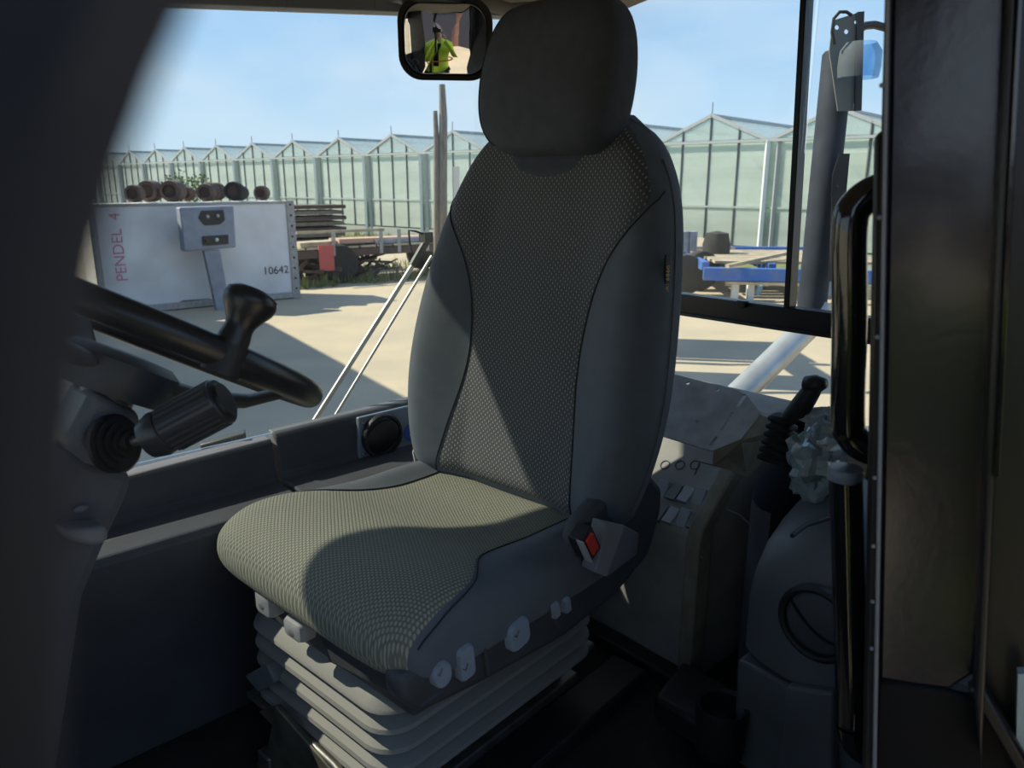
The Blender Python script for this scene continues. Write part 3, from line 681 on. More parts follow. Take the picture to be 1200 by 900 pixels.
for row, (pxs, pys) in enumerate((((776, 574), (819, 583)), ((773, 601), (815, 611)))):
    a_, b_ = onsl(*pxs), onsl(*pys)
    n_ = 4
    for i in range(n_):
        c = a_+(b_-a_)*((i)/(n_-1)); w = abs(b_.y-a_.y)/(n_-1)*.86; hgt = .042
        up_ = sdir; sd_ = Vector((0, 1, 0)); til = (1 if (i+row) % 3 else -1)
        vs = [c+sd_*(a2*w/2)+up_*(b2*hgt/2)+sn*h2 for a2, b2, h2 in ((-1, -1, -.004), (1, -1, -.004), (1, 1, -.004), (-1, 1, -.004), (-1, -1, .004+.005*til), (1, -1, .004+.005*til), (1, 0, .004), (1, 1, .006-.004*til), (-1, 1, .006-.004*til), (-1, 0, .004))]
        con.part('switch', M().add(vs, [(0, 1, 2, 3), (4, 5, 6, 9), (9, 6, 7, 8), (0, 4, 9, 8, 3), (1, 2, 7, 6, 5), (0, 1, 5, 4), (3, 8, 7, 2)]), mat('switch_grey', (.42, .45, .49), .4) if (i+row) % 3 != 1 else greyp, bevel=.0015)
for i in range(4):
    c = onsl(762+17.5*i, 545); mm = Matrix.Translation(c) @ Vector((0, 0, 1)).rotation_difference(sn).to_matrix().to_4x4()
    con.part('blank_ring', M().tube([mm @ Vector((.011*math.cos(t), .011*math.sin(t), .001)) for t in [2*PI*j/20 for j in range(20)]], .0012, 6, close=True), darkp)
for a_, b_ in (((820, 541), (850, 549)), ((850, 549), (843, 562)), ((820, 541), (814, 556))):
    con.part('blank_outline', M().tube([onsl(*a_, .001), onsl(*b_, .001)], .0012, 6), darkp)
con.part('console_bolt', M().sphere(Vector((x0-.002, onax(822, 653, 0, x0, TH).y, onax(822, 653, 0, x0, TH).z)), .007, 12, 6, (.6, 1, 1)), steel)
con.part('kick_strip', M().box(x0-.05, x0-.002, .80, 1.34, FZ, FZ+.035), blackp, bevel=.006)
# gunmetal bracket plate over the console
bn = Vector((-.62, -.12, .78)).normalized(); b0 = onax(830, 485, 0, 1.33, TH)
def onb(px, py, off=0): return onpl(px, py, b0+bn*off, bn, TH)
outer = [onb(x, y) for x, y in ((784, 440), (792, 439), (863, 457), (875, 463), (893, 486), (870, 515), (838, 528), (829, 527), (771, 509), (774, 470))]
def slot(ax_, ay, bx_, by, r):
    a_, b_ = onb(ax_, ay), onb(bx_, by); d_ = (b_-a_).normalized(); s = bn.cross(d_); o_ = []
    for c, t0 in ((b_, -90), (a_, 90)):
        for j in range(7):
            t = math.radians(t0+180*j/6); o_.append(c+(d_*math.cos(t)+s*math.sin(t))*r)
    return o_
def hole(x, y, r): return [onb(x, y)+(bn.orthogonal().normalized()*math.cos(t)+bn.cross(bn.orthogonal().normalized())*math.sin(t))*r for t in [2*PI*j/12 for j in range(12)]]
gun = mat('scuffed_gunmetal', (.58, .60, .63), .45, metal=.1, n=.3, nscale=25)
br = Thing('bracket_plate', 'bent gunmetal mounting plate with slots above the switches', 'bracket', tuple(b0), TH)
br.part('plate', M().prism(outer, -bn*.004, [slot(865, 475, 872, 464, .0045), slot(846, 503, 858, 484, .0030), slot(833, 521, 839, 513, .0030), slot(783, 448, 788, 443, .0040), hole(806, 449, .0045), hole(841, 457, .0045), hole(782, 486, .004), hole(817, 494, .004)]), gun, smooth=False)
ed = [onb(895, 487), onb(870, 516)]
br.part('side_flange', M().prism([onb(893, 487), onb(870, 516), onb(838, 529), onb(838, 529)+Vector((.0, .0, -.03)), Vector((1.36, onb(838, 529).y-.03, 1.60)), Vector((1.47, onb(893, 487).y-.02, 1.70))], bn*.003+Vector((0, .003, 0))), MT['brown_grey_console_edge'], smooth=False)
br.part('foot', M().bar(onb(790, 505, -.003), Vector((1.44, onb(790, 505).y, 1.64)), .03, .004), gun)
# ================================================================== MOULDED CORNER COVER, near side of the rear
cov = Thing('corner_cover', 'large moulded black plastic corner cover with round vent by the door', 'cover', (1.3, .4, FZ), TH)
ye = .625
cp = [(1.12, FZ), (1.095, 1.30), (1.10, 1.305)]
def covsec(y):
    f = (ye-y)/(ye-.05)            # 0 at the inner edge, 1 at the door
    dx = -.02*math.sin(f*PI/2)
    rnd = max(0, 1-f*7)**2*.03
    P = [(1.12, 1.36), (1.12, 1.50), (1.132, 1.545), (1.165, 1.590), (1.22, 1.622), (1.30, 1.640), (1.40, 1.655), (1.50, 1.668), (XR-.01, 1.675), (XR-.01, 1.36)]
    return [Vector((x+dx+(rnd if x < 1.3 else 0), y, z-(rnd if z > 1.4 else 0))) for x, z in P]
ysn = [ye, ye-.008, ye-.02, ye-.04, ye-.08, ye-.16, ye-.26, ye-.36, .15, .05]
cov.part('cover_top', M().loft([covsec(y) for y in ysn]), coverp, ang=50, bevel=.006)
cov.part('cover_lower', M().prism([(1.13, ye-.006, FZ), (1.115, ye-.006, 1.352), (XR-.01, ye-.006, 1.352), (XR-.01, ye-.006, FZ)], (0, -.56, 0)), coverp, bevel=.008, seg=3)
cov.part('lower_recess', M().prism([onax(x, y, 0, 1.092, TH) for x, y in ((920, 805), (975, 812), (975, 960), (900, 960))], (.03, 0, 0)), coverp, bevel=.006)
c = onax(957, 731, 0, 1.098, TH)
vm = Matrix.Translation(c) @ Matrix.Rotation(-PI/2, 4, 'Y')
cv = cov.part('round_vent', M().lathe([(.066, -.01), (.066, .004), (.060, .008), (.055, .006), (.053, .0)], 40, vm, cap=False), blackp)
cov.part('vent_flap', M().lathe([(.001, .004), (.045, .004), (.052, -.001)], 36, vm), darkp, parent=cv)
cov.part('flap_edge', M().tube([c+Vector((-.007, y, -.012+8*(y)**2+y*.5)) for y in [-.045+i*.0075 for i in range(13)]], .0025, 6), blackp, parent=cv)
cov.part('top_groove', M().tube([onz(x, y, 1.640, TH) for x, y in ((928, 628), (945, 615), (975, 606))], .004, 8), blackp)
# curved dark wall between console and cover
m = M(); m.grid(lambda u, v: Vector((1.63-.40*math.cos(u*PI/2)**.8, .64+.13*math.sin(u*PI/2), FZ+(1.60-FZ)*v)), 14, 4)
cov.part('inner_curved_wall', m, darkp, recalc=False)
cov.part('curved_ridge', M().tube([onax(x, y, 0, 1.28, TH) for x, y in ((852, 597), (868, 604), (880, 616), (890, 634), (894, 652))], .0022, 6), coverp)
# drinks tray low between console and cover
tray = Thing('cup_holder', 'black moulded cup holder low beside the corner cover', 'cup holder', tuple(onax(825, 850, 0, 1.10, TH)*1), TH)
tc_ = onax(832, 838, 0, 1.06, TH)
tray.part('holder_ring', M().lathe([(.036, -.09), (.040, 0), (.048, .004), (.050, -.004), (.046, -.095)], 32, Matrix.Translation((tc_.x+.04, tc_.y, tc_.z)), cap=False), blackp)
tray.part('holder_body', M().prism([(1.06, .62, tc_.z-.09), (1.06, .76, tc_.z-.09), (1.20, .79, tc_.z-.09), (1.20, .62, tc_.z-.09)], (0, 0, .06)), blackp, bevel=.012, seg=3)
tray.part('holder_leg', M().box(1.12, 1.19, .64, .76, FZ, tc_.z-.08), blackp, bevel=.01)
# hand lever with ribbed boot
lc = onz(912, 540, 1.668, TH); lvx = lc
lv = Thing('hand_lever', 'black hand lever with ribbed rubber boot by the rear window', 'lever', tuple(lc), TH)
rg = []; zt = onax(912, 484, 0, lc.x, TH).z; n_ = 6
for i in range(n_):
    z0_, z1_ = lc.z+(zt-lc.z)*i/n_, lc.z+(zt-lc.z)*(i+1)/n_; w0 = .062-.022*i/n_
    for zz_, k in ((z0_, .78), (z0_+.25*(z1_-z0_), 1), (z0_+.55*(z1_-z0_), 1), (z1_-.15*(z1_-z0_), .76)):
        rg.append([Vector((lc.x+x, lc.y+y, zz_)) for x, y in rrect(w0*k, w0*1.1*k, .012, 4)])
lv.part('lever_boot', M().loft(rg), rubber, ang=30)
g0 = Vector((lc.x, lc.y-.01, zt)); g1 = onax(936, 480, 0, lc.x, TH); g2 = onax(955, 452, 0, lc.x, TH)
lv.part('lever_grip', M().tube([Vector((lc.x, lc.y, zt-.02)), g1, g1+(g2-g1)*.5, g1+(g2-g1)*.85, g2], [.012, .021, .019, .017, .015], 16), blackp)
h1, h2 = onax(942, 452, 0, lc.x, TH), onax(968, 449, 0, lc.x, TH)
lv.part('lever_head', M().tube([h1, h1+(h2-h1)*.15, h1+(h2-h1)*.6, h2], [.009, .018, .018, .009], 16), blackp, ang=70)
# crumpled plastic bag
def crumple(name, c, r, sc_, seed, material, label, cat):
    m = M(); rings = []
    for j in range(23):
        t = PI*j/22; ring_ = []
        for k in range(32):
            p_ = 2*PI*k/32; d_ = Vector((max(.03, math.sin(t))*math.cos(p_), max(.03, math.sin(t))*math.sin(p_), -math.cos(t)))
            n_ = noise.noise(d_*2.3+Vector((seed, 0, 0)))*.45+abs(noise.noise(d_*3.2+Vector((0, seed, 0))))*.35
            ring_.append(Vector(c)+Vector((d_.x*sc_[0], d_.y*sc_[1], d_.z*sc_[2]))*r*(1+n_-.15))
        rings.append(ring_)
    return solo(name, m.loft(rings), material, label, cat, (c[0], c[1], c[2]-r*sc_[2]), TH, ang=25)
c = onax(958, 540, 0, 1.30, TH)
crumple('plastic_bag', c, .065, (.8, .85, 1.05), 3.1, bagm, 'crumpled clear plastic bag of small parts on the corner cover', 'bag')
c = onax(966, 497, 0, 1.34, TH)
crumple('paper_wad', c, .036, (1, 1.1, .8), 8.4, mat('pale_crumpled_paper', (.50, .56, .60), .6, n=.2, nscale=60), 'pale crumpled wad on top of the plastic bag', 'wad')

# ================================================================== GRAB HANDLES by the door
def hy(px, py, d=.80): return dpt(px, py, d)
b_ = hy(991, 552, .72); bl = hy(992, 862, .72)
def zat(px, py, p): 
    """pixel height on the upright through p"""
    r = ray(px, py); k = math.hypot(p.x, p.y)/math.hypot(r.x, r.y); return HC+r.z*k
zl = zat(1000, 870, b_); b0_, b_ = b_, bl
lowh = Thing('grab_handle', 'glossy black upright tube with flat cap, lower handle by the door', 'handle', tuple(b_), 0)
pts = [b0_, Vector((b_.x, b_.y, zl+.05)), Vector((b_.x+.003, b_.y, zl+.02)), Vector((b_.x+.014, b_.y+.002, zl-.006)), Vector((b_.x+.034, b_.y+.006, zl-.022)), Vector((b_.x+.06, b_.y+.01, zl-.030))]
lowh.part('handle_tube', M().tube(smooth(pts), .0150, 28), gloss, ang=60)
lowh.part('tube_cap', M().lathe([(.0155, -.008), (.0160, .0), (.0155, .002), (.0145, .0035), (.001, .004)], 28, Matrix.Translation(b0_)), mat('cap_plastic', (.12, .15, .2), .35), label='flat blue-black end cap')
uh = Thing('grab_handle', 'glossy black bent tube, upper handle by the door', 'handle', tuple(hy(995, 500, .74)), 0)
a_ = hy(998, 250, .74); c_ = hy(993, 500, .74); z1 = a_.z; z0_ = c_.z
pts = [Vector((a_.x+.05, a_.y-.01, z1+.022)), Vector((a_.x+.022, a_.y-.004, z1+.020)), Vector((a_.x+.005, a_.y, z1+.008)), Vector((a_.x, a_.y, z1-.014)), (a_+c_)/2, Vector((c_.x-.001, c_.y, z0_+.012)), Vector((c_.x+.005, c_.y, z0_-.008)), Vector((c_.x+.020, c_.y-.004, z0_-.020)), Vector((c_.x+.05, c_.y-.01, z0_-.024))]
uh.part('handle_tube', M().tube(smooth(pts), .0150, 28), gloss, ang=60)
uh.part('mount_plate', M().box(a_.x+.034, a_.x+.044, a_.y-.02, a_.y+.025, z0_-.05, z0_-.005), gloss, bevel=.002)
uh.part('mount_plate', M().box(a_.x+.034, a_.x+.044, a_.y-.02, a_.y+.025, z1, z1+.045), gloss, bevel=.002)
# ================================================================== OUTSIDE BEHIND THE CAB: stack, wiper
es = Thing('exhaust_stack', 'dark exhaust stack with drilled top bracket behind the cab', 'exhaust', tuple(fr((2.2, 1.0, 1.8), 0)), 0)
ey = 2.55
def eo(px, py, y=ey): return onax(px, py, 1, y)
ec = eo(968, 200); r_ = (eo(985, 200).x-eo(951, 200).x)/2
zt, zbm = eo(968, 60).z, eo(955, 372).z
es.o.location = (ec.x, ec.y, zbm-.02); es.base = Vector((ec.x, ec.y, zbm-.02))
es.part('stack_tube', M().lathe([(r_*.9, zbm-.02), (r_, zbm), (r_, zt-.01), (r_*.85, zt)], 28, Matrix.Translation((ec.x, ec.y, 0))), mat('sooty_blue_steel', (.035, .043, .06), .7, spec=.2, n=.35, nscale=12))
p = [eo(972, 60, ey-.08), eo(976, 24, ey-.08), eo(1008, 14, ey-.08), eo(1003, 60, ey-.08), eo(1000, 130, ey-.08), eo(982, 130, ey-.08)]
def ehole(px, py, r=.007): c = eo(px, py, ey-.08); return [c+Vector((math.cos(t), 0, math.sin(t)))*r for t in [2*PI*j/12 for j in range(12)]]
es.part('top_bracket', M().prism(p, (0, .006, 0), [ehole(981, 32), ehole(992, 37), ehole(1003, 26, .005)]), mat('olive_grey_steel', (.16, .165, .15), .5), smooth=False)
es.part('bracket_flange', M().bar(eo(1008, 14, ey-.085), eo(1005, 130, ey-.085), .012, .02), satin)
es.part('lower_plate', M().prism([eo(984, 180, ey-.08), eo(996, 180, ey-.08), eo(992, 225, ey-.08), eo(985, 330, ey-.08), eo(972, 330, ey-.08), eo(976, 205, ey-.08)], (0, .006, 0), [ehole(982, 217, .006), ehole(976, 228, .006), ehole(975, 262, .004)]), satin, smooth=False)
es.part('cable', M().tube([eo(x, y, ey-.10) for x, y in ((978, 52), (975, 38), (977, 22), (984, 14), (992, 14), (998, 18))], .005, 8), rubber)
es.part('cable', M().tube([eo(x, y, ey-.06) for x, y in ((1006, 34), (1015, 30), (1025, 29), (1040, 33), (1060, 40))], .012, 8), satin)
es.part('blue_reflection', M().lathe([(.060, eo(968, 96).z), (.064, eo(968, 84).z), (.062, eo(968, 66).z), (.045, eo(968, 56).z)], 18, Matrix.Translation((ec.x+.030, ec.y-.09, 0)), cap=False), glass('blue_reflection_film', (.40, .66, .88), .12, .04), label='thin blue film standing in for a reflection near the top')  # translucent blue film imitates a reflection by the stack top
es.part('white_board', M().box(eo(963, 300).x, eo(1000, 300).x, ey+.10, ey+.11, eo(970, 352).z, eo(970, 285).z), mat('pale_blue_board', (.45, .52, .6), .5), label='pale board behind the stack')
sp_a, sp_b = eo(955, 375, ey-.02), eo(870, 458, 2.30)
solo('exhaust_pipe', M().tube([sp_a+Vector((.02, .02, .05)), sp_a, sp_a+(sp_b-sp_a)*.5, sp_b, sp_b+(sp_b-sp_a)*.7], .042, 20), silver, 'silver slanted pipe running up to the stack outside the rear window', 'pipe', tuple(sp_b), 0)
# wiper outside the far window: two parallel arms
wp = Thing('window_wiper', 'long silver double-arm wiper outside the far window', 'wiper', tuple(onax(372, 495, 1, 1.50, TH)), TH)
def wo(px, py, v=1.50): return onax(px, py, 1, v, TH)
wp.part('wiper_arm', M().bar(wo(364, 500), wo(483, 312), .006, .010), silver)
wp.part('wiper_arm', M().bar(wo(388, 495), wo(506, 300), .004, .006), silver)
wp.part('wiper_blade', M().bar(wo(483, 312, 1.502), wo(500, 282, 1.502), .010, .016), satin)
wp.part('wiper_link', M().tube([wo(x, y) for x, y in ((483, 296), (480, 284), (479, 270), (487, 271), (498, 275), (502, 284))], .0025, 8), satin)
wp.part('wiper_pivot', M().box(wo(500, 280).x-.012, wo(500, 280).x+.012, 1.49, 1.515, wo(500, 284).z, wo(500, 272).z), satin)

# ================================================================== THE YARD
gm = mat('sandy_concrete', (.47, .385, .26), .85, n=.22, nscale=.9, col2=(.38, .32, .235), bump=.4, bscale=12)
struct('ground', M().box(-70, 70, -40, 90, -.2, 0), gm, th=0)
def G(px, py): return onz(px, py, 0)
# greenhouse: front wall line
GC = 36.5; g1 = Vector((-.2786*GC, GC, 0)); g2 = g1+Vector((.07253*GC, -.06297*GC, 0))*6
gd = (g2-g1); gd.z = 0; gd.normalize(); gp_ = Vector((-gd.y, gd.x, 0))   # gp_ points away from the yard
if gp_.y < 0: gp_ = -gp_
def gt(px):   # distance along the wall for a pixel column at the horizon
    r = ray(px, 214); n_ = gp_; s = g1.dot(n_)/r.dot(n_); q = r*s; return (q-g1).dot(gd)
peaks = [0, 1, 2, 3]
import sys
sys.stderr.write('GREENHOUSE %s %s %s peaks %s\n' % (g1, g2, gd, peaks))
BW = math.hypot(.07253, .06297)*GC
he = lambda px, py: None
def hgt(px, py):   # height over the yard of a pixel on the wall plane
    r = ray(px, py); s = g1.dot(gp_)/r.dot(gp_); return HC+r.z*s
HE, HP = 3.32, 4.06
sys.stderr.write('BW %.2f HE %.2f %.2f HP %.2f %.2f\n' % (BW, hgt(427, 182), hgt(893, 155), hgt(459, 157), hgt(835, 128)))
gg = glass('whitewashed_glass', (.84, .92, .83), .34, .04)
gr_ = glass('roof_glass', (.86, .94, .93), .30, .04)
gh = Thing('greenhouse', 'long row of gabled glass greenhouses behind the yard', 'greenhouse', tuple(g1), 0)
ghm = {}
def gpt(t, z, back=0): return g1+gd*t+gp_*back+Vector((0, 0, z))
nl, nr_ = 9, 9
DEPTH = 26
def shared(name, key, b, material, off, **k):
    """parts that repeat bay by bay share one mesh"""
    if key not in ghm:
        ghm[key] = mk(name, b(), material, (0, 0, 0), **k)
        o = ghm[key]
    else:
        o = ghm[key].copy(); C.objects.link(o)
    o.parent = gh.o; o.location = off; return o
ew = gd; base0 = Vector((0, 0, 0))
for i in range(-nl, nr_+1):
    pk = peaks[0]+BW*i; off = gd*(pk-BW/2)
    def L(t, z, b_=0): return gd*t+gp_*b_+Vector((0, 0, z))
    NP = 4; ts = [BW*k/NP for k in range(NP+1)]
    def roofz(t): return HE+(HP-HE)*(1-abs(t-BW/2)/(BW/2))
    for k in range(NP):
        ta_, tb_ = ts[k]+.04, ts[k+1]-.04
        for nm, za, zb_ in (('low', .45, HE*.46-.03), ('high', HE*.46+.03, HE-.05)):
            shared('pane', nm+str(k), lambda: M().prism([L(ta_, za), L(tb_, za), L(tb_, zb_), L(ta_, zb_)], gp_*.02), gg, off, smooth=False)
        shared('gable_pane', 'g'+str(k), lambda: M().prism([L(ta_, HE+.06), L(tb_, HE+.06)]+([L(tb_, roofz(tb_)-.05)] if roofz(tb_)-.05 > HE+.07 else [])+([L(ta_, roofz(ta_)-.05)] if roofz(ta_)-.05 > HE+.07 else []), gp_*.02), gr_, off, smooth=False)
        if k: shared('glazing_bar', 'b'+str(k), lambda: M().bar(L(ts[k], .4), L(ts[k], roofz(ts[k])), .06, .06), dkbar, off, smooth=False)
    shared('corner_post', 'post', lambda: M().bar(L(0, 0, -.08), L(0, HE, -.08), .13, .10), alul, off, smooth=False)
    shared('downpipe', 'pipe', lambda: M().bar(L(.3, 0, -.05), L(.3, HE, -.05), .09, .09), alug, off, smooth=False)
    shared('rafter', 'raf0', lambda: M().bar(L(0, HE), L(BW/2, HP), .07, .09), alug, off, smooth=False)
    shared('rafter', 'raf1', lambda: M().bar(L(BW/2, HP), L(BW, HE), .07, .09), alug, off, smooth=False)
    shared('ridge', 'ridge', lambda: M().bar(L(BW/2, HP, 0), L(BW/2, HP, DEPTH), .08, .08), alug, off, smooth=False)
    shared('finial', 'fin', lambda: M().bar(L(BW/2, HP), L(BW/2, HP+.35), .03, .03), alug, off, smooth=False)
    for s in (0, 1):
        shared('roof_slope', 'rs'+str(s), lambda: M().prism([L(BW/2, HP-.02, .05), L(BW*s, HE, .05), L(BW*s, HE, DEPTH), L(BW/2, HP-.02, DEPTH)], Vector((0, 0, -.02))), gr_, off, smooth=False)
    shared('gutter_rail', 'gr', lambda: M().bar(L(0, HE, -.10), L(BW, HE, -.10), .06, .07), alug, off, smooth=False)
    shared('mid_rail', 'mr', lambda: M().bar(L(0, HE*.46, -.02), L(BW, HE*.46, -.02), .05, .05), alug, off, smooth=False)
    shared('plinth', 'pl', lambda: M().bar(L(0, .2, -.03), L(BW, .2, -.03), .06, .4), mat('plinth_grey', (.30, .32, .30), .8), off, smooth=False)
    shared('crop_row', 'crop', lambda: M().box(0, 1, 0, 1, 0, 1, Matrix.Translation(L(.4, 0, 1.2)) @ Matrix(((gd.x*(BW-.8), gp_.x*3, 0, 0), (gd.y*(BW-.8), gp_.y*3, 0, 0), (0, 0, 1.25, 0), (0, 0, 0, 1)))), leafm, off, smooth=False)
    shared('inner_screen', 'scr', lambda: M().prism([L(0, .0, 9), L(BW, .0, 9), L(BW, HE*.98, 9), L(0, HE*.98, 9)], gp_*.03), mat('pale_screen', (.50, .55, .48), .8, n=.2, nscale=.6), off, smooth=False)
# white container with lettering
cb1, cb0 = G(352, 349), G(120, 372)
cd = (cb1-cb0); CL = cd.length; cd.normalize(); cn_ = Vector((-cd.y, cd.x, 0))
if cn_.y < 0: cn_ = -cn_
ctop = HC+ray(345, 236).z*(cb1.dot(cn_)/ray(345, 236).dot(cn_))
sys.stderr.write('container %s %s len %.2f top %.2f\n' % (cb0, cb1, CL, ctop))
ct = Thing('white_container', 'long white panel-sided container with black number in the yard', 'container', tuple((cb0+cb1)/2), 0)
def Lc(t, z, b_=0): return cb0+cd*t+cn_*b_+Vector((0, 0, z))
ct.part('side_panel', M().prism([Lc(0, .10), Lc(CL, .10), Lc(CL, ctop), Lc(0, ctop)], cn_*.9), whitep, bevel=.02)
grf = mat('grey_container_frame', (.42, .40, .38), .6, n=.3)
ct.part('corner_frame', M().prism([Lc(CL-.16, .0, -.03), Lc(CL, .0, -.03), Lc(CL, ctop+.02, -.03), Lc(CL-.16, ctop+.02, -.03)], cn_*.1), grf, bevel=.01)
ct.part('corner_frame', M().prism([Lc(0, .0, -.03), Lc(.1, .0, -.03), Lc(.1, ctop, -.03), Lc(0, ctop, -.03)], cn_*.1), grf, bevel=.01)
ct.part('bottom_rail', M().prism([Lc(.1, .02, -.03), Lc(CL-.16, .02, -.03), Lc(CL-.16, .14, -.03), Lc(.1, .14, -.03)], cn_*.1), grf, bevel=.01)
ct.part('top_rail', M().prism([Lc(.1, ctop-.04, -.02), Lc(CL-.16, ctop-.04, -.02), Lc(CL-.16, ctop+.01, -.02), Lc(.1, ctop+.01, -.02)], cn_*.1), grf, bevel=.01)
for k in range(9): ct.part('rivet', M().sphere(Lc(CL-.08, .2+k*.2, -.035), .022, 8, 5), rust)
cang = math.atan2(cd.y, cd.x)
def cpix(px, py, off=-.006): 
    p = onpl(px, py, cb0+cn_*off, cn_); return p-ct.base
t_ = text('10642', .205, 'number_lettering', mat('black_lettering', (.02, .02, .02), .6), ct.o, cpix(323.5, 317), (PI/2, 0, cang), .002)
t_ = text('PENDEL  4', .25, 'word_lettering', mat('faded_pink_lettering', (.62, .22, .32), .6), ct.o, cpix(139, 290), (PI/2, -PI/2, cang), .002)
ct.part('rust_patch', M().prism([onpl(x, y, cb0-cn_*.012, cn_) for x, y in ((203, 357), (215, 352), (245, 350), (254, 352), (254, 362), (205, 366))], cn_*.01), rust, label='brown rusted damage along the bottom edge')
ct.part('rust_patch', M().prism([onpl(x, y, cb0-cn_*.012, cn_) for x, y in ((297, 345), (306, 343), (312, 348), (310, 352), (299, 352))], cn_*.01), rust)
# socket cabinet on its post in front of it
sb = onpl(243, 268, cb0-cn_*.5, cn_)
def so_(px, py, off=-.5): return onpl(px, py, cb0+cn_*off, cn_)
cabn = Thing('socket_cabinet', 'blue-grey socket cabinet on a leaning post before the white container', 'cabinet', (so_(262, 340).x, so_(262, 340).y, 0), 0)
cabn.part('cabinet_post', M().prism([so_(239, 294), so_(258, 293), so_(272, 372), so_(256, 372)], cn_*.12), greyb, bevel=.01)
cabn.part('cabinet_box', M().prism([so_(210, 243), so_(274, 241), so_(277, 290), so_(216, 295)], cn_*.22), greyb, bevel=.03, seg=3)
cabn.part('socket_plate', M().prism([so_(x, y, -.52) for x, y in ((236, 247), (262, 246), (264, 258), (258, 263), (240, 264), (233, 256))], cn_*.04), satin, bevel=.01)
cabn.part('socket_strip', M().prism([so_(237, 277, -.52), so_(268, 275, -.52), so_(268, 286, -.52), so_(238, 288, -.52)], cn_*.04), satin, bevel=.008)
for x, y, mm_ in ((242, 282, rust), (254, 281, whstr), (243, 254, silver), (255, 253, silver)):
    cabn.part('socket', M().sphere(so_(x, y, -.53), .035, 10, 6), mm_)
# rollers and wheels lying on the container
for i, (px, w, r_) in enumerate(((163, 14, .16), (185, 14, .2), (194, 14, .2), (207, 12, .2), (216, 12, .2), (236, 10, .14), (248, 15, .17), (258, 12, .18), (271, 16, .18), (281, 14, .19), (291, 10, .14), (300, 10, .15), (313, 14, .15))):
    tq = (onpl(px, 240, cb0, cn_)-cb0).dot(cd); r_ *= .92; c = Lc(tq, ctop+.02+r_, .2+.26*(i % 3))
    xm = Vector((0, 0, 1)).rotation_difference((cn_*.8+cd*.6).normalized()).to_matrix().to_4x4(); xm.translation = c
    rl = Thing('cart_wheel', None, 'wheel', (c.x, c.y, ctop+.02), 0, 'wheels lying on top of the white container')
    rl.o['label'] = ('first', 'second', 'third', 'fourth', 'fifth', 'sixth', 'seventh', 'eighth', 'ninth', 'tenth', 'eleventh', 'twelfth', 'last')[i]+(' cart wheel from the left in the row on the white container', ' wheel from the left in the row on the white container, black')[9 <= i <= 11]
    rl.part('tread', M().lathe([(r_*.62, -.11), (r_*.95, -.10), (r_, -.05), (r_, .05), (r_*.95, .10), (r_*.62, .11)], 20, xm, cap=False), brownr if i not in (9, 10, 11) else tyre)
    rl.part('wheel_disc', M().lathe([(.02, .05), (r_*.62, .06), (r_*.64, -.06), (.02, -.05)], 20, xm), rust)
# flatbed trailer with stakes, junk around
ya = math.atan2(cd.y, cd.x)+math.radians(-4); yx = Vector((math.cos(ya), math.sin(ya), 0)); yy = Vector((-math.sin(ya), math.cos(ya), 0))
ybase = G(350, 336)
def Y_(t, z, b_=0): return ybase+yx*t+yy*b_+Vector((0, 0, z))
def zpix(px, py, b_=0):
    p = onpl(px, py, ybase+yy*b_, yy); return (p-ybase).dot(yx), p.z
t1, _ = zpix(350, 300); t2, _ = zpix(530, 300)
sys.stderr.write('trailer t %s %s z@275 %s z@292 %s base %s\n' % (t1, t2, zpix(400, 272)[1], zpix(400, 290)[1], ybase))
tr = Thing('flatbed_trailer', 'old rusty flatbed trailer with upright stakes behind the container', 'trailer', tuple(Y_(1.5, 0)), 0)
zd = zpix(420, 290)[1]; zr = zpix(420, 270)[1]
tr.part('chassis_beam', M().bar(Y_(-.6, zd-.10, 0), Y_(6.2, zd-.10, 0), .12, .16), rust)
tr.part('chassis_beam', M().bar(Y_(-.6, zd-.10, 1.6), Y_(6.2, zd-.10, 1.6), .12, .16), rust)
for k in range(16): tr.part('deck_plank', M().box(0, .36, 0, 1.75, 0, .04, Matrix.Translation(Y_(-.6+k*.42, zd, -.05)) @ Matrix.Rotation(ya, 4, 'Z')), plank if k % 3 else wood, smooth=False)
for px in (390, 446, 467, 500): 
    t, _ = zpix(px, 280); tr.part('stake', M().bar(Y_(t, zd-.15, -.04), Y_(t, zr, -.04), .10, .07), silver)
tr.part('top_rail', M().bar(Y_(zpix(346, 270)[0], zr, -.04), Y_(zpix(449, 270)[0], zr, -.04), .06, .06), plank)
for k in range(3): tr.part('load_board', M().bar(Y_(.1+k*.9, zd+.10+.05*(k % 2), .3), Y_(2.2+k*1.2, zd+.12, .5), .5, .10), (plank, mat('pinkish_board', (.5, .33, .25), .8), greyb)[k])
for t in (1.0, 3.9, 4.8):
    for b_ in (.05, 1.5):
        w_ = tr.part('trailer_wheel', M().lathe([(.2, -.12), (.40, -.12), (.44, -.06), (.44, .06), (.40, .12), (.2, .12)], 22, Matrix.Translation(Y_(t, .44, b_)) @ Matrix.Rotation(ya, 4, 'Z') @ Matrix.Rotation(PI/2, 4, 'X')), tyre)
        tr.part('wheel_hub', M().lathe([(.02, -.08), (.2, -.06), (.2, .06), (.02, .08)], 16, Matrix.Translation(Y_(t, .44, b_)) @ Matrix.Rotation(ya, 4, 'Z') @ Matrix.Rotation(PI/2, 4, 'X')), rust, parent=w_)
t, z_ = zpix(381, 302); tr.part('tail_board', M().box(-.17, .17, -.02, .02, -.28, .28, Matrix.Translation(Y_(t, z_, -.08)) @ Matrix.Rotation(ya, 4, 'Z')), mat('faded_red_board', (.50, .10, .09), .6), label='faded red marker board')
tr.part('drawbar', M().bar(Y_(5.2, .5, .2), Y_(6.6, .35, .8), .1, .1), rust)
t, _ = zpix(372, 300)
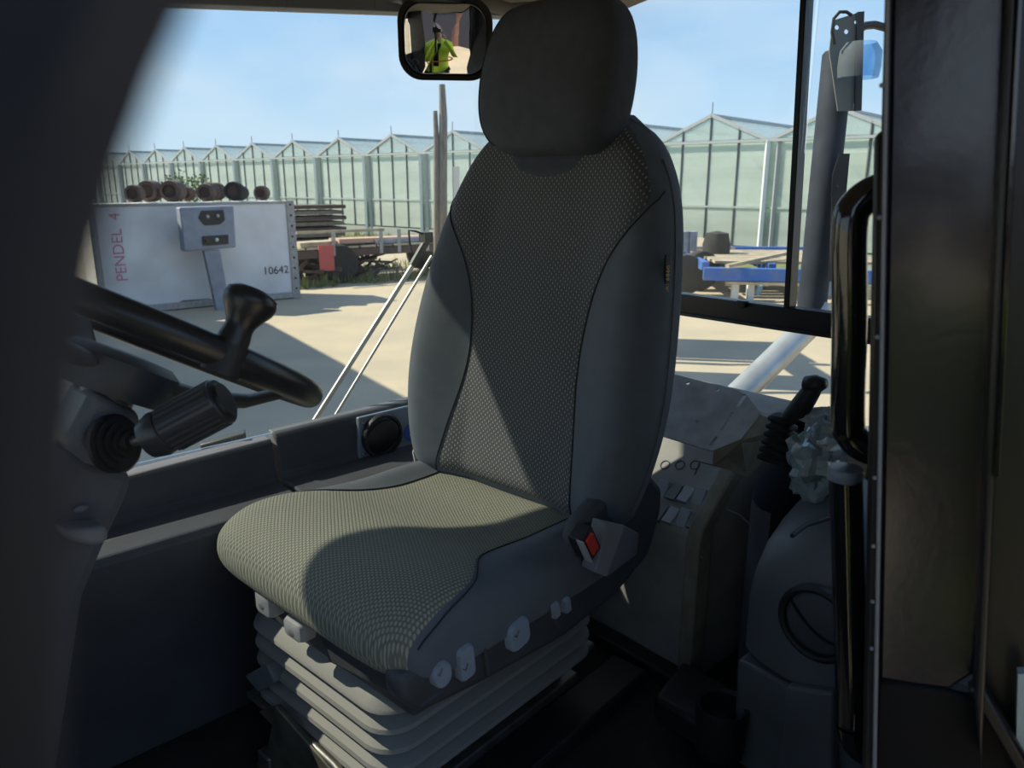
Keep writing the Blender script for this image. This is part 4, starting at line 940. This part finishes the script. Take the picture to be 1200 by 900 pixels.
# dark scrap bundle and pallet stack
random.seed(4)
for k, (px, b_) in enumerate(((362, .35), (410, .5), (436, .45))):
    t, _ = zpix(px, 320); ob = Thing('scrap_heap', ('tangled scrap metal heap beside the white container', 'rusty scrap bundle under the middle of the flatbed trailer', 'dense brown scrap bundle under the right of the flatbed trailer')[k], 'scrap', tuple(Y_(t, 0, b_)), 0)
    for j in range(26):
        p_ = Y_(t+random.uniform(-.45, .45), random.uniform(.05, zd-.25), b_+random.uniform(-.25, .3)); d_ = Vector((random.uniform(-1, 1), random.uniform(-.4, .4), random.uniform(-.5, .5))).normalized()*random.uniform(.2, .45)
        ob.part('scrap_bar', M().bar(p_-d_, p_+d_, random.uniform(.03, .09)), (rust, tyre, brownr)[j % 3], smooth=False)
ps = onpl(364, 262, ybase+yy*3.2, yy); pk_ = Thing('pallet_stack', 'stack of dark pallets behind the container corner', 'pallets', (ps.x, ps.y, 0), 0)
for k in range(12): pk_.part('pallet', M().box(-.75, .75, -.5, .5, .02+k*.14, .11+k*.14, Matrix.Translation((ps.x+.03*math.sin(k*3), ps.y, 0)) @ Matrix.Rotation(ya+.03*math.cos(k*5), 4, 'Z')), (wood, rust)[k % 2], smooth=False)
# upright timber posts
tpp = G(516, 342); tb0 = onax(518, 99, 1, tpp.y)
for (pa_, pb_, y_top, r_, lb) in ((518, 519, 99, .085, 'tall weathered timber post standing beside the headrest'), (510, 512, 130, .06, 'shorter grey timber post leaning against the tall post')):
    a_ = onax(pa_, y_top, 1, tpp.y); b_ = G(pb_, 342); b_.y = tpp.y
    solo('timber_post', M().tube([(b_.x, tpp.y, 0), ((a_.x+b_.x)/2+.01, tpp.y, a_.z*.5), (a_.x+.01, tpp.y, a_.z*.85), (a_.x, tpp.y, a_.z)], [r_*1.15, r_, r_*.95, r_*.7], 10), wood, lb, 'post', (b_.x, tpp.y, 0), 0)
solo('notice_board', M().box(0, .16, 0, .03, 0, 2.6, Matrix.Translation((onax(531, 200, 1, 20).x, 20, 0))), mat('cream_board', (.70, .68, .60), .7), 'narrow cream upright board behind the timber posts', 'board', (onax(531, 200, 1, 20).x, 20, 0), 0)
# blue trailers to the right
bb0 = G(806, 352)
bt_ = Thing('blue_trailer', 'blue steel trailer frame with pale deck edge beyond the rear window', 'trailer', (bb0.x, bb0.y, 0), 0)
by = 14.5
def Bo(px, py, y=by): return onax(px, py, 1, y)
z_hi, z_lo = Bo(880, 313).z, Bo(880, 328).z
bt_.part('side_beam', M().bar(Vector((Bo(824, 320).x, by, (z_hi+z_lo)/2)), Vector((Bo(1010, 330).x, by-.6, (z_hi+z_lo)/2)), .14, z_hi-z_lo), bluep, bevel=.01)
bt_.part('deck_edge', M().bar(Vector((Bo(850, 320).x, by-.05, z_lo-.04)), Vector((Bo(1010, 330).x, by-.65, z_lo-.04)), .2, .05), plank)
bt_.part('cross_member', M().bar(Bo(827, 312), Vector((Bo(827, 312).x+.3, by+3.2, z_hi-.05)), .14, .16), bluep)
bt_.part('cross_member', M().bar(Bo(905, 314), Vector((Bo(905, 312).x+.3, by+3.2, z_hi-.05)), .14, .16), bluep)
bt_.part('side_beam', M().bar(Vector((Bo(700, 320).x, by+3.2, z_hi)), Vector((Bo(1010, 320).x+1, by+2.8, z_hi)), .14, .3), bluep, bevel=.01)
for k in range(7): bt_.part('deck_plank', M().bar(Vector((Bo(850, 310).x-.1, by+.5+k*.4, z_hi+.06)), Vector((Bo(1000, 310).x+.8, by+.2+k*.4, z_hi+.06)), .34, .05), plank, smooth=False)
for px in (862, 880): bt_.part('stand_leg', M().bar(Vector((Bo(px, 330).x, by, 0)), Vector((Bo(px, 330).x, by, z_lo)), .12, .12), alul)
for px, yy_ in ((808, by+.6), (840, by+1.4), (730, by+1)): 
    c = Vector((Bo(px, 345).x, yy_, .42)); bt_.part('trailer_wheel', M().lathe([(.18, -.13), (.40, -.12), (.42, -.05), (.42, .05), (.40, .12), (.18, .13)], 20, Matrix.Translation(c) @ Matrix.Rotation(.3, 4, 'Z') @ Matrix.Rotation(PI/2, 4, 'X')), tyre)
bt_.part('diagonal_board', M().bar(Bo(852, 312, by-.3), Bo(925, 296, by+.6), .10, .06), plank)
for px in (888, 896, 904): bt_.part('bolt', M().sphere(Bo(px, 320, by-.12), .04, 8, 5), rust)
bt_.part('hook', M().prism([Bo(888, 336), Bo(895, 334), Bo(890, 347), Bo(886, 345)], (0, .05, 0)), mat('light_blue_tag', (.25, .45, .65), .5))
lo_ = Thing('low_trailer', 'blue-grey low trailer with pale deck behind the blue one', 'trailer', (Bo(820, 330, 18).x, 18, 0), 0)
zz1 = Bo(820, 287, 18).z
lo_.part('deck', M().box(Bo(720, 287, 18).x, Bo(853, 287, 18).x, 17.4, 20.5, zz1-.06, zz1), plank)
lo_.part('side_board', M().box(Bo(720, 287, 18).x, Bo(850, 287, 18).x, 17.5, 17.56, zz1-.55, zz1-.08), mat('grey_blue_board', (.12, .20, .32), .6, n=.4, nscale=2))
for px in (742, 790, 838): lo_.part('trailer_wheel', M().lathe([(.18, -.13), (.38, -.12), (.40, -.05), (.40, .05), (.38, .12), (.18, .13)], 20, Matrix.Translation((Bo(px, 300, 18).x, 17.9, .40)) @ Matrix.Rotation(PI/2, 4, 'X')), tyre)
lo_.part('drum', M().lathe([(.001, 0), (.28, 0), (.30, .3), (.24, .55), (.001, .6)], 16, Matrix.Translation((Bo(838, 310, 16.5).x, 16.5, .6))), tyre)
for px in (797, 806): lo_.part('mudguard', M().box(Bo(px, 300, 17).x, Bo(px+10, 300, 17).x, 17, 17.3, .7, 1.15), greyb)
# wooden sided rack added out of sight behind the seat, casting the patchy shadow
rk = Thing('shade_rack', 'unseen boarded steel rack added behind the seat to cast shadow on the yard', 'rack', (.6, 9.6, 0), 0)
for x in (.1, 1.3):
    for y in (8.3, 9.6, 10.9): rk.part('rack_post', M().bar((x, y, 0), (x, y, 2.5), .1, .1), bluep)
for y0_, y1_, z0__, z1__ in ((8.3, 8.95, .0, 2.4), (9.7, 10.9, .9, 2.45), (8.95, 9.7, 2.0, 2.4), (8.95, 9.7, .0, .5)):
    n_ = max(1, round((z1__-z0__)/.2))
    for k in range(n_): rk.part('side_board', M().box(1.2, 1.23, y0_, y1_, z0__+k*.2+.005, z0__+k*.2+.195), wood, smooth=False)
for y in (8.3, 9.6, 10.9): rk.part('rack_rail', M().bar((.1, y, 2.45), (1.3, y, 2.45), .08, .1), bluep)

# unseen trailer added at the left; its roof line shades the near yard
pts = [G(340, 392), G(478, 466)]
sdv = (pts[1]-pts[0]).normalized(); H_ = 4.0; sh = Vector((math.cos(math.radians(SUN_AZ)), math.sin(math.radians(SUN_AZ)), 0))*(H_/math.tan(math.radians(SUN_EL)))
a0 = pts[0]-sdv*1.2-sh; a1 = pts[1]+sdv*2.6-sh; nn = Vector((sdv.y, -sdv.x, 0)); nn = nn if nn.x < 0 else -nn
sys.stderr.write('box trailer %s %s\n' % (a0, a1))
bxt = Thing('shade_trailer', 'unseen tall dark box trailer added at the far left to shade the yard', 'trailer', tuple((a0+a1)/2), 0)
bxt.part('trailer_body', M().prism([a0+Vector((0, 0, .9)), a1+Vector((0, 0, .9)), a1+Vector((0, 0, H_)), a0+Vector((0, 0, H_))], nn*2.4), mat('dark_green_tarp', (.05, .08, .06), .6, n=.3, nscale=1), bevel=.03)
bxt.part('trailer_skirt', M().prism([a0+Vector((0, 0, .3)), a1+Vector((0, 0, .3)), a1+Vector((0, 0, .9)), a0+Vector((0, 0, .9))], nn*.06), satin)
for f_ in (.1, .25, .75, .9):
    c = a0.lerp(a1, f_)+nn*.3; c.z = .48
    bxt.part('trailer_wheel', M().lathe([(.2, -.12), (.46, -.12), (.48, 0), (.46, .12), (.2, .12)], 20, Matrix.Translation(c) @ Matrix.Rotation(math.atan2(sdv.y, sdv.x), 4, 'Z') @ Matrix.Rotation(PI/2, 4, 'X')), tyre)
# trees far left, shrub by the greenhouse
def leafball(m, c, r, n, s):
    for j in range(n):
        d_ = Vector((random.gauss(0, 1), random.gauss(0, 1), random.gauss(0, .8))).normalized()*r*random.uniform(.45, 1.0); p_ = Vector(c)+d_
        a_ = Vector((random.uniform(-1, 1), random.uniform(-1, 1), random.uniform(-1, 1))).normalized()*s; b_ = a_.orthogonal().normalized()*s*.7
        m.add([p_-a_, p_-b_, p_+a_, p_+b_], [(0, 1, 2, 3)])
def tree(px, py_top, dist, w, label, material, n=900, trunk=True):
    r = ray(px, py_top); r = r/math.hypot(r.x, r.y)*dist; h = HC+r.z; b_ = Vector((r.x, r.y, 0))
    T_ = Thing('tree' if trunk else 'shrub', label, 'tree' if trunk else 'shrub', tuple(b_), 0); m = M()
    for k in range(7): leafball(m, b_+Vector((random.uniform(-.5, .5)*w, random.uniform(-.5, .5)*w, h*random.uniform(.42, .82))), min(w*.45, h*.3), n//7, w*.05)
    T_.part('crown', m, material, smooth=False, recalc=False)
    T_.part('trunk', M().tube([b_, b_+Vector((0, 0, h*.6))], [w*.05, w*.03], 8), wood)
tree(138, 190, 62, 5.5, 'broad brownish green tree at the far left skyline', mat('olive_leaves', (.12, .12, .05), .8, n=.4, nscale=1))
tree(160, 202, 90, 6, 'small distant dark tree right of the broad left tree', leafd, 700)
tree(120, 186, 70, 7, 'tall distant tree half hidden by the dark door post', leafd)
tree(208, 196, 40, 1.5, 'light green shrub standing before the left greenhouse wall', leafm, 500, False)
gb = M()
random.seed(9)
def tuft(m, p_, h, n=14):
    for k in range(n):
        a_ = random.uniform(0, 2*PI); q = Vector((math.cos(a_), math.sin(a_), 0)); o_ = p_+q*random.uniform(0, .18)
        m.add([o_-q.orthogonal()*.02, o_+q.orthogonal()*.02, o_+q*.08+Vector((0, 0, h*random.uniform(.5, 1)))], [(0, 1, 2)])
for k in range(420):
    u_ = random.uniform(-1, 9); tuft(gb, Y_(u_, 0, random.choice((-.25, -.1, .3, 2.2, 2.6))+random.uniform(-.2, .2)), random.uniform(.1, .35), 7)
for k in range(500):
    tuft(gb, gpt(random.uniform(-24, 14), 0, -random.uniform(.2, 2.2)), random.uniform(.15, .4), 6)
o = solo('weeds', gb, grassm, 'dry grass and weeds under the trailers and along the greenhouse foot', 'weeds', (0, 0, 0), 0, smooth=False, recalc=False); o['kind'] = 'stuff'
struct('grass_strip', M().prism([gpt(-60, .004, -.1), gpt(30, .004, -.1), gpt(30, .004, -3.2), gpt(-60, .004, -3.2)], (0, 0, .01)), grassm, th=0)
# chassis of the tractor under the cab and the step the photographer stands on
struct('chassis', M().box(-1.3, 3.4, .3, 1.2, .55, 1.02), satin)
struct('step', M().box(-.25, .35, -.62, -.02, .46, .50).box(-.25, -.21, -.62, -.02, .46, 1.07).box(.31, .35, -.62, -.02, .46, 1.07), satin)
wm = M()
for x in (-.9, 2.9):
    pass
for x in (-1.0, 3.0):
    for y in (-.05, 1.35):
        w_ = struct('tractor_wheel', M().lathe([(.2, -.14), (.5, -.14), (.53, -.05), (.53, .05), (.5, .14), (.2, .14)], 28, Matrix.Translation((x, y, .53)) @ Matrix.Rotation(PI/2, 4, 'X')), tyre)

# ================================================================== PHOTOGRAPHER (seen in the mirror)
per = Thing('person', 'bald person in yellow hi-vis jacket photographing, seen in the mirror', 'person', (.04, -.36, .50), 0)
def body(name, nodes, edges, material, root=0, sub=2):
    me = bpy.data.meshes.new(name); me.from_pydata([Vector(p)-per.base for p, r in nodes], edges, []); o = bpy.data.objects.new(name, me); C.objects.link(o)
    o.parent = per.o; q = o.modifiers.new('skin', 'SKIN'); q.use_smooth_shade = True
    for i, (p, r) in enumerate(nodes): me.skin_vertices[0].data[i].radius = (r[0], r[1]) if isinstance(r, tuple) else (r, r)
    for i in range(len(nodes)): me.skin_vertices[0].data[i].use_root = (i == root)
    s2 = o.modifiers.new('sub', 'SUBSURF'); s2.levels = sub; s2.render_levels = sub; me.materials.append(material); return o
X0, Y0, Z0 = .04, -.36, .50
jn = [((X0, Y0, Z0+.70), (.19, .14)), ((X0, Y0, Z0+1.12), (.17, .125)), ((X0, Y0, Z0+1.30), (.19, .13)), ((X0, Y0+.0, Z0+1.42), (.15, .10)), ((X0, Y0+.02, Z0+1.50), (.065, .065)),
      ((X0-.19, Y0, Z0+1.40), .075), ((X0-.215, Y0+.04, Z0+1.14), .055), ((X0-.13, Y0+.24, Z0+1.38), .045), ((X0-.06, Y0+.33, Z0+1.56), .036),
      ((X0+.19, Y0, Z0+1.40), .075), ((X0+.25, Y0+.06, Z0+1.16), .058), ((X0+.16, Y0+.24, Z0+1.38), .045), ((X0+.07, Y0+.33, Z0+1.56), .036)]
body('jacket', jn, [(0, 1), (1, 2), (2, 3), (3, 4), (3, 5), (5, 6), (6, 7), (7, 8), (3, 9), (9, 10), (10, 11), (11, 12)], hiviz)
ln = [((X0, Y0, Z0+.95), (.15, .11)), ((X0-.10, Y0, Z0+.84), .095), ((X0-.11, Y0+.02, Z0+.46), .062), ((X0-.12, Y0, Z0+.10), .045), ((X0-.12, Y0+.14, Z0+.045), .042),
      ((X0+.10, Y0, Z0+.84), .095), ((X0+.11, Y0+.02, Z0+.46), .062), ((X0+.12, Y0, Z0+.10), .045), ((X0+.12, Y0+.14, Z0+.045), .042)]
body('trousers', ln, [(0, 1), (1, 2), (2, 3), (3, 4), (0, 5), (5, 6), (6, 7), (7, 8)], hoth)
hz = Z0+1.665
hd = M(); rings = []
for j in range(17):
    v = -math.cos(PI*j/16); z_ = v*.122; w_ = .076*math.sqrt(max(.002, 1-v*v))*(1-.18*max(0, -v)); d_ = .094*math.sqrt(max(.002, 1-v*v))
    rings.append([Vector((X0+w_*math.cos(2*PI*k/24), Y0+.03+d_*math.sin(2*PI*k/24)+(.012 if v < -.3 else 0), hz+z_)) for k in range(24)])
per.part('head', hd.loft(rings), skin)
per.part('nose', M().sphere((X0, Y0+.128, hz-.012), .014, 10, 6, (1, 1, 1.6)), skin)
per.part('mouth', M().sphere((X0, Y0+.112, hz-.055), .022, 10, 6, (1, .3, .25)), mat('lips', (.5, .22, .18), .5))
for s in (-1, 1):
    per.part('ear', M().sphere((X0+s*.078, Y0+.025, hz-.01), .028, 10, 6, (.3, .6, 1)), skin)
    per.part('eye', M().sphere((X0+s*.03, Y0+.112, hz+.012), .011, 10, 6), mat('eye_dark', (.03, .03, .03), .3))
per.part('neck', M().tube([(X0, Y0+.02, Z0+1.47), (X0, Y0+.025, hz-.07)], .056, 16), skin)
per.part('scarf', M().box(X0-.03, X0+.03, Y0+.115, Y0+.15, Z0+1.0, Z0+1.46), satin, bevel=.01)
per.part('reflective_band', M().tube([(X0+.205*math.cos(t), Y0+.148*math.sin(t), Z0+1.10) for t in [2*PI*k/32 for k in range(32)]], .012, 8, close=True), orange)
for s in (-1, 1):
    w0 = Vector((X0+s*.062, Y0+.34, Z0+1.575)); pm = w0+Vector((-s*.004, .022, .05))
    nodes = [(w0, .024), (pm, (.030, .020))]; edges = [(0, 1)]
    for f_ in range(4):
        b_ = pm+Vector((-s*.003, .004, .026-.017*f_)); k_ = len(nodes)
        nodes += [(b_, .010), (b_+Vector((-s*.018, .022, .004)), .0088), (b_+Vector((-s*.042, .020, .002)), .008)]; edges += [(1, k_), (k_, k_+1), (k_+1, k_+2)]
    k_ = len(nodes); nodes += [(pm+Vector((-s*.012, -.016, .008)), .011), (pm+Vector((-s*.034, -.018, .022)), .009)]; edges += [(1, k_), (k_, k_+1)]
    body('hand', nodes, edges, skin, 0, 1)
solo('phone', M().box(-.070, .070, -.016, -.008, 2.165, 2.235), rubber, 'black phone held up by the person in the mirror', 'phone', (0, -.012, 2.165), 0, bevel=.003)
# rust-coloured shed behind the photographer
shd = Thing('brick_shed', 'reddish brown shed with dark openings behind the photographer, seen only in reflections', 'shed', (2, -6.5, 0), 0)
redc = mat('red_brown_cladding', (.30, .15, .11), .8, n=.4, nscale=2)
shd.part('shed_wall', M().box(-.9, 14, -6.8, -6.5, 0, 3.0), redc)
shd.part('shed_roof', M().box(-1.1, 14.3, -12, -6.3, 3.0, 3.1), satin)
for x in (-.5, 2, 4, 7, 10): shd.part('shed_door', M().box(x, x+2.0, -6.52, -6.46, 0, 2.7), mat('dark_shed_opening', (.04, .04, .05), .7))
